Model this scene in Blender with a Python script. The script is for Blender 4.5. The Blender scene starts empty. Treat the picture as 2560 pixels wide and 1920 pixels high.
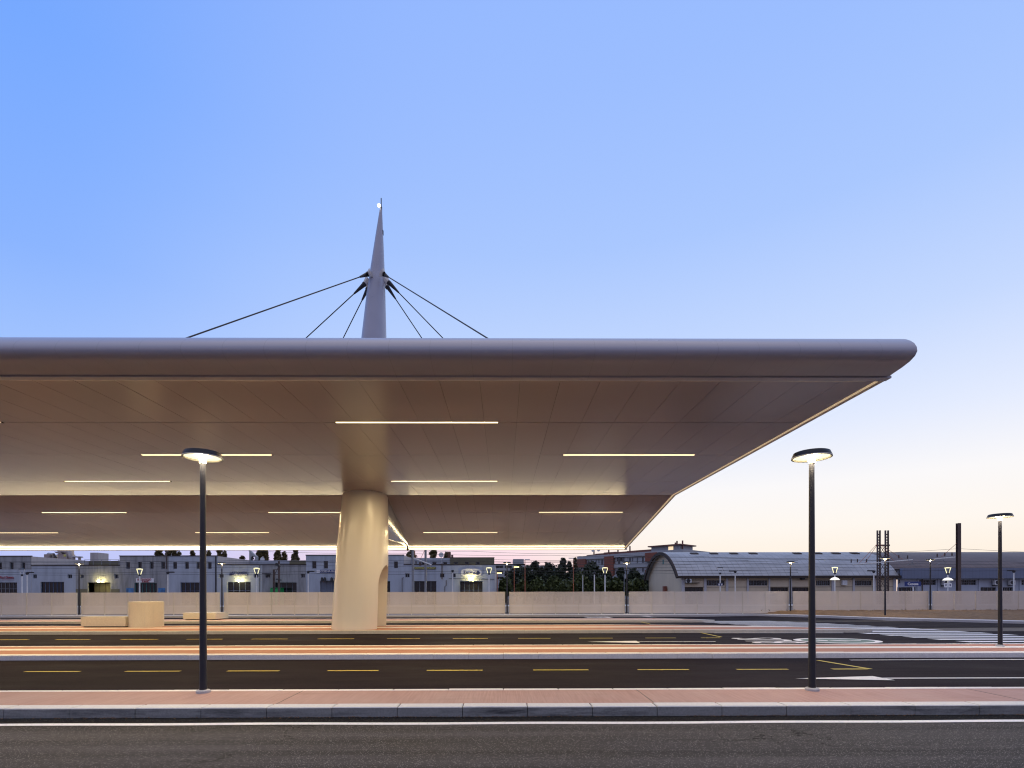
import bpy, bmesh, math, random
from mathutils import Vector, Matrix
S = bpy.context.scene
COL = S.collection
rnd = random.Random(7)
R = math.radians

# ------------------------------------------------------------------ camera
CAM_H, YAW, ROLL = 1.89, 0.0078, 0.0020
SX, SY = 0.0047, 0.2039
cd = bpy.data.cameras.new('camera'); cam = bpy.data.objects.new('camera', cd); COL.objects.link(cam)
cd.sensor_width = 36.0; cd.lens = 18.0; cd.shift_x = SX; cd.shift_y = SY
cd.clip_start = 0.1; cd.clip_end = 4000
cam.location = (0, 0, CAM_H); cam.rotation_euler = (math.pi/2, ROLL, -YAW)
S.camera = cam
CM = cam.rotation_euler.to_matrix()

# ------------------------------------------------------------------ dusk sky
SUN_AZ = R(30)                       # afterglow: right of the view axis (+Y)
w = bpy.data.worlds.new('World'); S.world = w; w.use_nodes = True
nt = w.node_tree; nt.nodes.clear()
def N(t, **k):
    n = nt.nodes.new(t)
    for a, b in k.items(): setattr(n, a, b)
    return n
def lin(c): return tuple(((v/255)/12.92 if v/255 <= .04045 else ((v/255+.055)/1.055)**2.4) for v in c) + (1,)
def ramp(stops, scale=1.0):
    n = N('ShaderNodeValToRGB'); e = n.color_ramp.elements
    n.color_ramp.interpolation = 'B_SPLINE' if False else 'EASE'
    n.color_ramp.interpolation = 'LINEAR'
    while len(e) < len(stops): e.new(0.5)
    for el, (p, c) in zip(e, stops):
        el.position = p; l = lin(c); el.color = (l[0]*scale, l[1]*scale, l[2]*scale, 1)
    return n
tc = N('ShaderNodeTexCoord'); sep = N('ShaderNodeSeparateXYZ'); nt.links.new(tc.outputs['Generated'], sep.inputs[0])
zc = N('ShaderNodeMath', operation='MAXIMUM'); nt.links.new(sep.outputs[2], zc.inputs[0]); zc.inputs[1].default_value = 0.0
hv = N('ShaderNodeCombineXYZ'); nt.links.new(sep.outputs[0], hv.inputs[0]); nt.links.new(sep.outputs[1], hv.inputs[1])
hn = N('ShaderNodeVectorMath', operation='NORMALIZE'); nt.links.new(hv.outputs[0], hn.inputs[0])
def azdot(az):
    d = N('ShaderNodeVectorMath', operation='DOT_PRODUCT'); nt.links.new(hn.outputs[0], d.inputs[0])
    d.inputs[1].default_value = (math.sin(az), math.cos(az), 0); return d.outputs['Value']
def mrange(src, a, b):
    m = N('ShaderNodeMapRange'); m.interpolation_type = 'SMOOTHSTEP'
    nt.links.new(src, m.inputs[0]); m.inputs[1].default_value = a; m.inputs[2].default_value = b; return m.outputs[0]
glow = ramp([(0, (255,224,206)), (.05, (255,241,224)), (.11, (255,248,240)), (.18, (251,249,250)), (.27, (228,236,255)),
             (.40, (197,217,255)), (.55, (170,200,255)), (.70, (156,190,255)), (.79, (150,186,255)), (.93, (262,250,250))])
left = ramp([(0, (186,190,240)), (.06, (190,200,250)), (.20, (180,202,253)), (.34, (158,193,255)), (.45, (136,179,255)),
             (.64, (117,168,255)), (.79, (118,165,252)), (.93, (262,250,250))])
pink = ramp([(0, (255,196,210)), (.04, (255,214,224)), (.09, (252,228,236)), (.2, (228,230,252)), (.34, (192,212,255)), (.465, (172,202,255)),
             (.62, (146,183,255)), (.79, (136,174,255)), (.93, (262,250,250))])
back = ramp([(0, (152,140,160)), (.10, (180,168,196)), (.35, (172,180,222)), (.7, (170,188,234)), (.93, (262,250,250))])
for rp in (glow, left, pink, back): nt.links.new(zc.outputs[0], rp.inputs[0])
def mix(f, a, b):
    m = N('ShaderNodeMix', data_type='RGBA'); nt.links.new(f, m.inputs[0]); nt.links.new(a, m.inputs[6]); nt.links.new(b, m.inputs[7]); return m.outputs[2]
c1 = mix(mrange(azdot(R(30)), math.cos(R(72)), math.cos(R(28))), left.outputs[0], pink.outputs[0])
fm = N('ShaderNodeMix', data_type='FLOAT'); nt.links.new(mrange(zc.outputs[0], .08, .32), fm.inputs[0])
nt.links.new(mrange(azdot(R(32)), math.cos(R(34)), math.cos(R(10))), fm.inputs[2]); nt.links.new(mrange(azdot(R(38)), math.cos(R(88)), math.cos(R(4))), fm.inputs[3])
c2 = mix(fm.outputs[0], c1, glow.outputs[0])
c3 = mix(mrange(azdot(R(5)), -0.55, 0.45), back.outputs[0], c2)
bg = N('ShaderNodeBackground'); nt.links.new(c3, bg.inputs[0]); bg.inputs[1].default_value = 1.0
ow = N('ShaderNodeOutputWorld'); nt.links.new(bg.outputs[0], ow.inputs[0])

# the sun has set: only a faint broad afterglow comes from its azimuth
sd = bpy.data.lights.new('sun', 'SUN'); sd.energy = 0.25; sd.angle = R(14); sd.color = (1, .78, .62)
so = bpy.data.objects.new('sun', sd); COL.objects.link(so)
so.rotation_euler = (R(90-3), 0, -SUN_AZ + math.pi)
so.location = (60, 100, 30)

S.view_settings.view_transform = 'Standard'; S.view_settings.look = 'None'
S.view_settings.exposure = 0.0; S.view_settings.gamma = 1.0; S.view_settings.use_curve_mapping = False
S.render.engine = 'CYCLES'; S.cycles.use_denoising = True
S.cycles.filter_width = 1.15; S.cycles.max_bounces = 6; S.cycles.diffuse_bounces = 4; S.cycles.glossy_bounces = 4; S.cycles.transparent_max_bounces = 12
S.cycles.sample_clamp_indirect = 6.0; S.cycles.caustics_reflective = False; S.cycles.caustics_refractive = False
WARM = (1.0, .80, .46)
BAR_L, BAR_W, STRIP_L, LAMP_L = 3.6, 300.0, 3.5, 1.15

# ------------------------------------------------------------------ measuring helpers (photo pixel -> place in the world)
def ray(px, py): return CM @ Vector(((px-1280)/1280 + 2*SX, (960-py)/1280 + 2*SY, -1))
def at_y(px, py, Y):
    d = ray(px, py); t = Y/d.y; return Vector((d.x*t, Y, CAM_H + d.z*t))
def at_z(px, py, z):
    d = ray(px, py); t = (z-CAM_H)/d.z; return Vector((d.x*t, d.y*t, z))

# ------------------------------------------------------------------ materials
MATS = {}
class NB:
    def __init__(s, name):
        s.m = bpy.data.materials.new(name); s.m.use_nodes = True; s.t = s.m.node_tree; s.t.nodes.clear()
        s.out = s.n('ShaderNodeOutputMaterial'); s.b = s.n('ShaderNodeBsdfPrincipled'); s.l(s.b.outputs[0], s.out.inputs[0])
        s.tc = s.n('ShaderNodeTexCoord')
    def n(s, t, **k):
        x = s.t.nodes.new(t)
        for a, b in k.items(): setattr(x, a, b)
        return x
    def l(s, a, b): s.t.links.new(a, b)
    def vec(s, scale=(1,1,1)):
        m = s.n('ShaderNodeMapping'); m.inputs['Scale'].default_value = scale; s.l(s.tc.outputs['Object'], m.inputs[0]); return m.outputs[0]
    def noise(s, scale=(1,1,1), sc=1.0, det=4, rough=.6):
        x = s.n('ShaderNodeTexNoise'); x.inputs['Scale'].default_value = sc; x.inputs['Detail'].default_value = det; x.inputs['Roughness'].default_value = rough
        s.l(s.vec(scale), x.inputs['Vector']); return x.outputs[0]
    def remap(s, v, a, b, c=0., d=1.):
        m = s.n('ShaderNodeMapRange'); s.l(v, m.inputs[0])
        for i, q in zip((1,2,3,4), (a,b,c,d)): m.inputs[i].default_value = q
        return m.outputs[0]
    def mix(s, f, a, b, blend='MIX'):
        m = s.n('ShaderNodeMix', data_type='RGBA'); m.blend_type = blend
        for i, q in ((0, f), (6, a), (7, b)):
            if isinstance(q, (int, float)): m.inputs[i].default_value = q
            elif isinstance(q, tuple): m.inputs[i].default_value = q if len(q) == 4 else q + (1,)
            else: s.l(q, m.inputs[i])
        return m.outputs[2]
    def math(s, op, a, b=None):
        m = s.n('ShaderNodeMath', operation=op)
        for i, q in ((0, a), (1, b)):
            if q is None: continue
            if isinstance(q, (int, float)): m.inputs[i].default_value = q
            else: s.l(q, m.inputs[i])
        return m.outputs[0]
    def xyz(s):
        q = s.n('ShaderNodeSeparateXYZ'); s.l(s.tc.outputs['Object'], q.inputs[0]); return q.outputs
    def bump(s, h, st=.3, dist=.01):
        x = s.n('ShaderNodeBump'); x.inputs['Strength'].default_value = st; x.inputs['Distance'].default_value = dist
        s.l(h, x.inputs['Height']); s.l(x.outputs[0], s.b.inputs['Normal'])
    def col(s, c):
        if isinstance(c, tuple): s.b.inputs['Base Color'].default_value = c if len(c) == 4 else c + (1,)
        else: s.l(c, s.b.inputs['Base Color'])
    def rough(s, v):
        if isinstance(v, (int, float)): s.b.inputs['Roughness'].default_value = v
        else: s.l(v, s.b.inputs['Roughness'])

def plain(name, c, rough=.6, metal=0., var=.12, vs=3.0, bump=0.):
    k = NB(name); f = k.noise(sc=vs, det=5)
    d = tuple(v*(1-var) for v in c); e = tuple(min(1, v*(1+var)) for v in c)
    k.col(k.mix(k.remap(f, .3, .7), d, e)); k.rough(k.remap(f, .3, .7, max(0.02, rough-.05), min(1, rough+.05))); k.b.inputs['Metallic'].default_value = metal
    if bump: k.bump(k.noise(sc=vs*12, det=3), bump, .004)
    MATS[name] = k.m; return k.m
def glowmat(name, c, L):
    k = NB(name); k.col((.8,.8,.8)); k.b.inputs['Emission Color'].default_value = c + (1,); k.b.inputs['Emission Strength'].default_value = L
    MATS[name] = k.m; return k.m

def asphalt(name, c, grain, patch, speck=0., cracks=0., rough=.75, streak=.25, rvar=.1, spec=.10):
    k = NB(name)
    fine = k.noise(sc=grain, det=3, rough=.75); big = k.noise(scale=(.35, 1.0, 1), sc=.9, det=5, rough=.6)
    tr = k.noise(scale=(.05, 2.2, 1), sc=1.3, det=5, rough=.65)
    a = k.mix(k.remap(fine, .32, .72), tuple(v*.45 for v in c), tuple(v*1.6 for v in c))
    a = k.mix(k.remap(big, .3, .7, 0, patch), a, tuple(v*1.9 for v in c))
    a = k.mix(k.remap(tr, .35, .65, 0, streak), a, tuple(v*.42 for v in c))
    if speck:
        v = k.n('ShaderNodeTexVoronoi'); v.inputs['Scale'].default_value = grain*1.5; k.l(k.vec(), v.inputs['Vector'])
        wn = k.n('ShaderNodeSeparateColor'); k.l(v.outputs['Color'], wn.inputs[0])
        f = k.math('MULTIPLY', k.math('GREATER_THAN', wn.outputs[0], .80), k.math('LESS_THAN', v.outputs['Distance'], .42))
        a = k.mix(k.math('MULTIPLY', f, speck), a, (.42,.40,.37))
    if cracks:
        v = k.n('ShaderNodeTexVoronoi', feature='DISTANCE_TO_EDGE'); v.inputs['Scale'].default_value = 1.1
        ds = k.n('ShaderNodeTexNoise'); ds.inputs['Scale'].default_value = 2.5; ds.inputs['Detail'].default_value = 6; k.l(k.vec(), ds.inputs['Vector'])
        ad = k.n('ShaderNodeVectorMath', operation='MULTIPLY_ADD'); k.l(ds.outputs['Color'], ad.inputs[0]); ad.inputs[1].default_value = (.9,.9,.9); k.l(k.vec((.6,1,1)), ad.inputs[2]); k.l(ad.outputs[0], v.inputs['Vector'])
        mask = k.remap(k.noise(sc=.35, det=2), .5, .6)
        f = k.math('MULTIPLY', k.math('LESS_THAN', v.outputs['Distance'], .010), mask)
        a = k.mix(k.math('MULTIPLY', f, cracks), a, (.012,.012,.012))
    k.col(a); k.rough(k.remap(big, .3, .7, rough-rvar, rough+rvar)); k.bump(fine, .5, .004)
    k.b.inputs['Specular IOR Level'].default_value = spec
    MATS[name] = k.m; return k.m

asphalt('road_old', (.062,.058,.058), 55, .6, speck=.62, cracks=1.0, rough=.75, streak=.8)
asphalt('road_gutter', (.012,.012,.013), 60, .2, speck=.25, rough=.85)
asphalt('lane', (.0165,.0120,.0170), 45, .3, speck=.06, rough=.75, spec=.03, streak=.45)
asphalt('ballast', (.13,.115,.10), 12, .5, rough=.9)
k = NB('pavement_red')          # broom-finished red concrete
br = k.noise(scale=(22, .7, 1), sc=2.2, det=4, rough=.6); bg2 = k.noise(sc=.8, det=5)
a = k.mix(k.remap(br, .32, .68), (.33,.19,.165), (.45,.275,.24)); a = k.mix(k.remap(bg2, .35, .7, 0, .45), a, (.47,.34,.31)); a = k.mix(k.remap(k.noise(scale=(.4,2,1), sc=1.7, det=6), .55, .75, 0, .35), a, (.24,.13,.10))
k.col(a); k.rough(.75); k.bump(br, .35, .004); MATS['pavement_red'] = k.m
k = NB('pavement_orange')          # broom-finished red concrete
br = k.noise(scale=(22, .7, 1), sc=2.2, det=4, rough=.6); bg2 = k.noise(sc=.8, det=5)
a = k.mix(k.remap(br, .32, .68), (.36,.150,.092), (.45,.205,.13)); a = k.mix(k.remap(bg2, .35, .7, 0, .45), a, (.46,.25,.18)); a = k.mix(k.remap(k.noise(scale=(.4,2,1), sc=1.7, det=6), .55, .75, 0, .35), a, (.25,.11,.075))
k.col(a); k.rough(.75); k.bump(br, .35, .004); MATS['pavement_orange'] = k.m
def concrete(name, c, stain=.4, sz=1.0, zs=.6, rough=.7):
    k = NB(name); f = k.noise(sc=30, det=4); b = k.noise(scale=(1,1,zs), sc=1.6*sz, det=6, rough=.65); st = k.noise(scale=(2.2, 2.2, .35), sc=1.1*sz, det=5)
    a = k.mix(k.remap(f, .3, .7), tuple(v*.88 for v in c), tuple(min(1, v*1.08) for v in c))
    a = k.mix(k.remap(b, .45, .75, 0, stain), a, tuple(v*.5 for v in c)); a = k.mix(k.remap(st, .5, .8, 0, stain*.8), a, tuple(v*.42 for v in c))
    k.col(a); k.rough(rough); k.bump(f, .15, .003); MATS[name] = k.m; return k.m
concrete('kerb_concrete', (.78,.76,.73), .15, 2.0)
concrete('kerb_grey', (.52,.51,.47), .2, 2.0)
concrete('kerb_worn', (.55,.55,.54), .45, 1.6)
k = NB('kerb_stained_shaded'); ge = k.n('ShaderNodeNewGeometry'); sz_ = k.n('ShaderNodeSeparateXYZ'); k.l(ge.outputs['Normal'], sz_.inputs[0])
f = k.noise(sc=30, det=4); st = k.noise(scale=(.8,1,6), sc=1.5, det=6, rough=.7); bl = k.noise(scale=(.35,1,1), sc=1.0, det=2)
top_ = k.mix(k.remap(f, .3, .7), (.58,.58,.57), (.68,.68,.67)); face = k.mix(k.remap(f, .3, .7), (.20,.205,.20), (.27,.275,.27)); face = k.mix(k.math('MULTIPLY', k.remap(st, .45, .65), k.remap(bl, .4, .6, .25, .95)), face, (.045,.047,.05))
k.col(k.mix(k.remap(sz_.outputs[2], .3, .8), face, top_)); k.rough(.75); k.bump(f, .15, .003); MATS['kerb_stained_shaded'] = k.m  # upright faces darker than tops: shade put into the colour, plus real stains
concrete('bench_concrete', (.62,.58,.50), .06, 1.0)
concrete('far_kerb', (.48,.48,.50), .25)
concrete('wall_painted', (.40,.45,.52), .50, .5, .15)
concrete('wall_grimy', (.31,.32,.33), 1.0, .9, .12)
concrete('wall_pale', (.50,.47,.46), .35, .8, .2)
concrete('wall_cream', (.62,.52,.37), .25, .3, .2)
concrete('wall_bluegrey', (.42,.46,.54), .15, .3, .2)
concrete('apartment_grey', (.36,.38,.40), .25, .2, .5)
concrete('apartment_red', (.22,.07,.042), .25, .4)
concrete('wall_olive', (.16,.15,.09), .4, .5)
concrete('paint_white', (.80,.80,.79), .22, 2.0, 1)
concrete('paint_pale', (.82,.79,.73), .15, 2.0, 1)
k = NB('paint_road_white'); f = k.noise(sc=25, det=6, rough=.7); k.col(k.mix(k.remap(f, .56, .70, 0, .75), (.80,.80,.80), (.10,.10,.10))); k.rough(.6); MATS['paint_road_white'] = k.m
k = NB('paint_yellow'); f = k.noise(sc=18, det=5); k.col(k.mix(k.remap(f, .55, .75, 0, .6), (.55,.43,.045), (.10,.075,.035))); k.rough(.6); MATS['paint_yellow'] = k.m
plain('paint_green', (.13,.20,.17), .7)
plain('lamp_metal', (.010,.011,.018), .42, .2, .15)
plain('lamp_ring', (.62,.58,.50), .45)
plain('dark_metal', (.03,.03,.035), .45, .3)
plain('steel', (.22,.23,.25), .5, .6)
plain('rust_steel', (.085,.058,.05), .7, .1)
plain('red_pole', (.38,.12,.06), .5)
plain('white_pole', (.62,.62,.60), .5)
plain('chrome', (.50,.48,.45), .24, 1.0, .04, .5)
plain('glass_dark', (.012,.013,.016), .12, 0, .3, .6)
plain('glass_pale', (.12,.15,.20), .2, 0, .2, .6)
plain('frame_blue', (.10,.14,.24), .5)
plain('frame_teal', (.06,.20,.19), .5)
plain('frame_grey', (.20,.22,.25), .5)
plain('roof_brown', (.035,.024,.021), .85)
plain('roof_tile', (.15,.06,.045), .7, 0, .3, 2)
plain('ac_white', (.62,.63,.64), .5)
plain('sign_blue', (.012,.03,.15), .4)
plain('sign_white', (.72,.73,.75), .5)
plain('text_white', (.85,.85,.85), .5)
plain('text_red', (.35,.02,.04), .5)
plain('text_navy', (.02,.03,.10), .5)
plain('text_yellow', (.65,.62,.15), .5)
plain('graffiti_blue', (.05,.17,.38), .6, 0, .7, 1.2)
plain('green_plastic', (.02,.32,.08), .5)
plain('bark', (.06,.045,.03), .9)
plain('duct_metal', (.36,.33,.32), .35, .7, .3, 1.5)
plain('canopy_back', (.09,.078,.075), .7)
k = NB('soil'); f = k.noise(sc=3.5, det=8, rough=.8); g = k.noise(sc=16, det=3)
k.col(k.mix(k.remap(f, .3, .7), (.085,.05,.024), (.25,.155,.08))); k.rough(.95); k.bump(g, 1.0, .05); MATS['soil'] = k.m

def leafmat(name, a, b):
    k = NB(name); oi = k.n('ShaderNodeNewGeometry'); k.col(k.mix(oi.outputs['Random Per Island'], a, b)); k.rough(.6)
    k.b.inputs['Subsurface Weight'].default_value = 0; MATS[name] = k.m
leafmat('leaf_poplar', (.05,.042,.014), (.15,.105,.035))
leafmat('leaf_dark', (.010,.018,.008), (.035,.05,.02))
leafmat('leaf_green', (.022,.034,.008), (.085,.105,.022))

# white coated metal of the canopy: seams every panel on the fascia, satin on the soffit
k = NB('fascia_metal'); x, y, z = k.xyz()
fr = k.math('FRACT', k.math('MULTIPLY', k.math('ADD', x, 100.3), 1/.86))
seam = k.math('LESS_THAN', fr, .009)
b = k.noise(scale=(.15, 1, 1), sc=1.2, det=4)
k.col(k.mix(seam, k.mix(k.remap(b, .3, .7), (.39,.385,.44), (.41,.405,.46)), (.30,.30,.335))); k.rough(k.remap(b, .3, .7, .26, .34)); MATS['fascia_metal'] = k.m
k = NB('soffit_panel'); g = k.n('ShaderNodeNewGeometry'); b = k.noise(sc=.5, det=3)
k.col(k.mix(g.outputs['Random Per Island'], (.31,.26,.266), (.325,.274,.28))); k.rough(.19); k.b.inputs['Specular IOR Level'].default_value = .5; MATS['soffit_panel'] = k.m
plain('mast_paint_shaded', (.38,.385,.46), .32, 0, .05, .8)  # darker copy of the column paint: the mast's lack of light is coloured in
plain('trim_paint', (.62,.56,.46), .5, 0, .05)
k = NB('column_paint'); b = k.noise(scale=(1,1,.25), sc=1.3, det=3); k.col(k.mix(k.remap(b, .3, .7), (.71,.68,.62), (.73,.70,.64))); k.rough(.26); k.bump(b, .10, .06)
k.b.inputs['Specular IOR Level'].default_value = .6; MATS['column_paint'] = k.m
# ribbed vault roofing
def ribbed(name, c, axis, pitch, var=.25, rough=.5):
    k = NB(name); q = k.xyz(); fr = k.math('FRACT', k.math('MULTIPLY', k.math('ADD', q[axis], 500), 1/pitch)); line = k.math('LESS_THAN', fr, .12)
    b = k.noise(scale=(.4,1,1), sc=.8, det=5); a = k.mix(k.remap(b, .3, .7), tuple(v*(1-var) for v in c), tuple(v*(1+var) for v in c))
    k.col(k.mix(line, a, tuple(v*.8 for v in c))); k.rough(rough); MATS[name] = k.m
ribbed('vault_sheet', (.30,.32,.35), 0, .9)
ribbed('vault_brown', (.10,.07,.065), 0, .9)
ribbed('blue_cladding', (.14,.17,.25), 0, .5, .1)
# perforated fence sheet: fine holes let a little of what is behind through
k = NB('mesh_sheet'); x, y, z = k.xyz(); tr = k.n('ShaderNodeBsdfTransparent'); mx = k.n('ShaderNodeMixShader')
hx = k.math('LESS_THAN', k.math('FRACT', k.math('MULTIPLY', k.math('ADD', x, 500), 1/.06)), .42); hz = k.math('LESS_THAN', k.math('FRACT', k.math('MULTIPLY', k.math('ADD', z, 50), 1/.06)), .42)
k.l(k.math('MULTIPLY', hx, hz), mx.inputs[0]); k.l(k.b.outputs[0], mx.inputs[1]); k.l(tr.outputs[0], mx.inputs[2]); k.l(mx.outputs[0], k.out.inputs[0])
k.col(k.mix(k.remap(k.noise(sc=.7, det=3), .3, .7), (.69,.61,.51), (.74,.66,.56))); k.rough(.5); MATS['mesh_sheet'] = k.m
glowmat('led_bar', (1, .80, .44), BAR_L)
glowmat('led_strip', (1, .82, .50), STRIP_L)
glowmat('lamp_glow', (1, .93, .60), LAMP_L)
glowmat('lamp_core', (1, .80, .45), 55.0)
glowmat('lantern_glow', (1, .90, .36), 1.15)
glowmat('reflector_glow', (1, .93, .70), .75)
glowmat('flood_glow', (1, .82, .32), 190.0)
glowmat('beacon_glow', (1, .93, .72), 6.0)
glowmat('car_park_glow', (1, .85, .35), 6.0)
glowmat('lit_window', (1, .72, .35), .9)

# ------------------------------------------------------------------ mesh builder
class MB:
    def __init__(s): s.v = []; s.f = []
    def add(s, vs, fs):
        o = len(s.v); s.v += [tuple(v) for v in vs]; s.f += [tuple(o+i for i in f) for f in fs]; return s
    def box(s, x0, x1, y0, y1, z0, z1):
        return s.add([(x0,y0,z0),(x1,y0,z0),(x1,y1,z0),(x0,y1,z0),(x0,y0,z1),(x1,y0,z1),(x1,y1,z1),(x0,y1,z1)],
                     [(0,3,2,1),(4,5,6,7),(0,1,5,4),(1,2,6,5),(2,3,7,6),(3,0,4,7)])
    def bevel_box(s, x0, x1, y0, y1, z0, z1, b):
        ps = [(x0,y0),(x1,y0),(x1,y1),(x0,y1)]; pi = [(x0+b,y0+b),(x1-b,y0+b),(x1-b,y1-b),(x0+b,y1-b)]
        vs = [(a,c,z0) for a,c in ps] + [(a,c,z1-b) for a,c in ps] + [(a,c,z1) for a,c in pi]
        fs = [(3,2,1,0),(8,9,10,11)]
        for i in range(4):
            j = (i+1) % 4; fs += [(i,j,4+j,4+i),(4+i,4+j,8+j,8+i)]
        return s.add(vs, fs)
    def quad(s, a, b, c, d): return s.add([a,b,c,d], [(0,1,2,3)])
    def poly(s, pts, z): return s.add([(p[0],p[1],z) for p in pts], [tuple(range(len(pts)))])
    def prism(s, pts, z0, z1):            # plan outline (counter-clockwise) raised to a slab
        n = len(pts); vs = [(p[0],p[1],z0) for p in pts] + [(p[0],p[1],z1) for p in pts]
        fs = [tuple(range(n))[::-1], tuple(range(n,2*n))] + [(i,(i+1)%n,n+(i+1)%n,n+i) for i in range(n)]
        return s.add(vs, fs)
    def extrude_x(s, prof, x0, x1, closed=True, caps=True, n=1):
        m = len(prof); vs = []; fs = []
        for i in range(n+1):
            x = x0+(x1-x0)*i/n; vs += [(x,p[0],p[1]) for p in prof]
        for i in range(n):
            for j in range(m if closed else m-1):
                a = i*m+j; b = i*m+(j+1) % m; fs.append((a,b,b+m,a+m))
        if caps and closed: fs += [tuple(range(m))[::-1], tuple(n*m+j for j in range(m))]
        return s.add(vs, fs)
    def loft(s, rings, cap=True):
        m = len(rings[0]); vs = [p for r in rings for p in r]; fs = []
        for i in range(len(rings)-1):
            for j in range(m):
                a = i*m+j; b = i*m+(j+1) % m; fs.append((a,b,b+m,a+m))
        if cap: fs += [tuple(range(m))[::-1], tuple((len(rings)-1)*m+j for j in range(m))]
        return s.add(vs, fs)
    def lathe(s, prof, n=24, c=(0,0,0), cap=True):
        return s.loft([[(c[0]+r*math.cos(2*math.pi*i/n), c[1]+r*math.sin(2*math.pi*i/n), c[2]+z) for i in range(n)] for r, z in prof], cap)
    def tube(s, pts, r, n=8):
        pts = [Vector(p) for p in pts]; rs = r if isinstance(r, (list, tuple)) else [r]*len(pts); rings = []
        for i, p in enumerate(pts):
            d = (pts[min(i+1, len(pts)-1)] - pts[max(i-1, 0)]).normalized()
            u = d.cross(Vector((0,0,1)) if abs(d.z) < .9 else Vector((1,0,0))).normalized(); v = u.cross(d)
            rings.append([tuple(p + (u*math.cos(2*math.pi*k/n) + v*math.sin(2*math.pi*k/n))*rs[i]) for k in range(n)])
        return s.loft(rings)
    def wall(s, x0, x1, z0, z1, Y, holes, depth=.25):   # a facade facing -Y with real openings and their reveals
        xs = sorted({x0, x1} | {min(max(h[i], x0), x1) for h in holes for i in (0,1)}); zs = sorted({z0, z1} | {min(max(h[i], z0), z1) for h in holes for i in (2,3)})
        for a, b in zip(xs, xs[1:]):
            for c, d in zip(zs, zs[1:]):
                mx, mz = (a+b)/2, (c+d)/2
                if b-a < 1e-5 or d-c < 1e-5 or any(h[0] < mx < h[1] and h[2] < mz < h[3] for h in holes): continue
                s.quad((a,Y,c),(b,Y,c),(b,Y,d),(a,Y,d))
        for a, b, c, d in holes:
            e = Y+depth
            s.quad((a,Y,c),(a,e,c),(b,e,c),(b,Y,c)); s.quad((a,Y,d),(b,Y,d),(b,e,d),(a,e,d)); s.quad((a,Y,c),(a,Y,d),(a,e,d),(a,e,c)); s.quad((b,Y,c),(b,e,c),(b,e,d),(b,Y,d))
        return s
    def build(s, name, mat, parent=None, smooth=False, sharp=35):
        me = bpy.data.meshes.new(name); off = Vector((0,0,0)); q = parent
        while q is not None: off += q.location; q = q.parent
        if parent is None: pass
        me.from_pydata([(v[0]-off.x, v[1]-off.y, v[2]-off.z) for v in s.v], [], s.f); me.update()
        me.materials.append(MATS[mat] if isinstance(mat, str) else mat)
        if smooth:
            for p in me.polygons: p.use_smooth = True
            me.set_sharp_from_angle(angle=R(sharp))
        o = bpy.data.objects.new(name, me); COL.objects.link(o); o.parent = parent
        return o
def thing(name, label, cat, loc=(0,0,0), group=None):
    o = bpy.data.objects.new(name, None); COL.objects.link(o); o.location = loc; o['label'] = label; o['category'] = cat
    if group: o['group'] = group
    return o
def tag(o, label, cat, group=None):
    o['label'] = label; o['category'] = cat
    if group: o['group'] = group
    return o
def struct(o, kind='structure'): o['kind'] = kind; return o
def dup(root, loc, label, group=None):
    r = root.copy(); COL.objects.link(r); r.location = loc; r['label'] = label
    if group: r['group'] = group
    for ch in list(root.children):
        c = ch.copy(); COL.objects.link(c); c.parent = r
        for g in ch.children:
            d = g.copy(); COL.objects.link(d); d.parent = c
    return r
def text(body, width, height, thick=.02, align='CENTER'):   # lettering as mesh data, centred, in XZ facing -Y
    cu = bpy.data.curves.new('lettering', 'FONT'); cu.body = body; cu.align_x = 'CENTER'; cu.align_y = 'CENTER'; cu.extrude = thick/2; cu.size = 1; cu.resolution_u = 3; cu.offset = .012
    o = bpy.data.objects.new('lettering', cu); COL.objects.link(o)
    dg = bpy.context.evaluated_depsgraph_get(); me = bpy.data.meshes.new_from_object(o.evaluated_get(dg))
    bpy.data.objects.remove(o); bpy.data.curves.remove(cu)
    xs = [v.co.x for v in me.vertices]; ys = [v.co.y for v in me.vertices]; cx, cy = (min(xs)+max(xs))/2, (min(ys)+max(ys))/2
    sx, sy = width/(max(xs)-min(xs)), height/(max(ys)-min(ys))
    vs = [((v.co.x-cx)*sx, v.co.z, (v.co.y-cy)*sy) for v in me.vertices]; fs = [tuple(p.vertices) for p in me.polygons]
    bpy.data.meshes.remove(me); return vs, fs
def letter(body, c, width, height, mat, parent, name='lettering'):
    vs, fs = text(body, width, height); return MB().add([(v[0]+c[0], -v[1]+c[1], v[2]+c[2]) for v in vs], [f for f in fs]).build(name, mat, parent)

# ------------------------------------------------------------------ ground, road, bus lanes, pavements
struct(MB().poly([(-1500,-200),(1500,-200),(1500,2500),(-1500,2500)], -.03).build('ground', 'ballast'))
XL, XR = -75, 75
rd = struct(MB().poly([(XL,-30),(XR,-30),(XR,7.36),(XL,7.36)], 0).build('road', 'road_old'))
MB().poly([(XL,7.36),(XR,7.36),(XR,7.92),(XL,7.92)], -.012).build('gutter', 'road_gutter', rd)
m = MB(); pts = [(-40+i*.4, 7.42+.012*math.sin(i*.7)+.01*math.sin(i*.23)) for i in range(201)]
for (a, b), (c, d) in zip(pts, pts[1:]): m.quad((a,b-.065,.004),(c,d-.065,.004),(c,d+.065,.004),(a,b+.065,.004))
m.build('edge_line', 'paint_road_white', rd)
KZ = .14
lane_y = [(9.3,14.75),(17.2,23.95),(27.9,32.3),(34.95,41.2)]
lanes = []
for i, (a, b) in enumerate(lane_y):
    lanes.append(struct(MB().poly([(XL,a-.6),(XR,a-.6),(XR,b+.6),(XL,b+.6)], [-.004,-.008,-.004,-.008][i]).build('bus_lane', 'lane')))
LZ = .004
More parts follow.
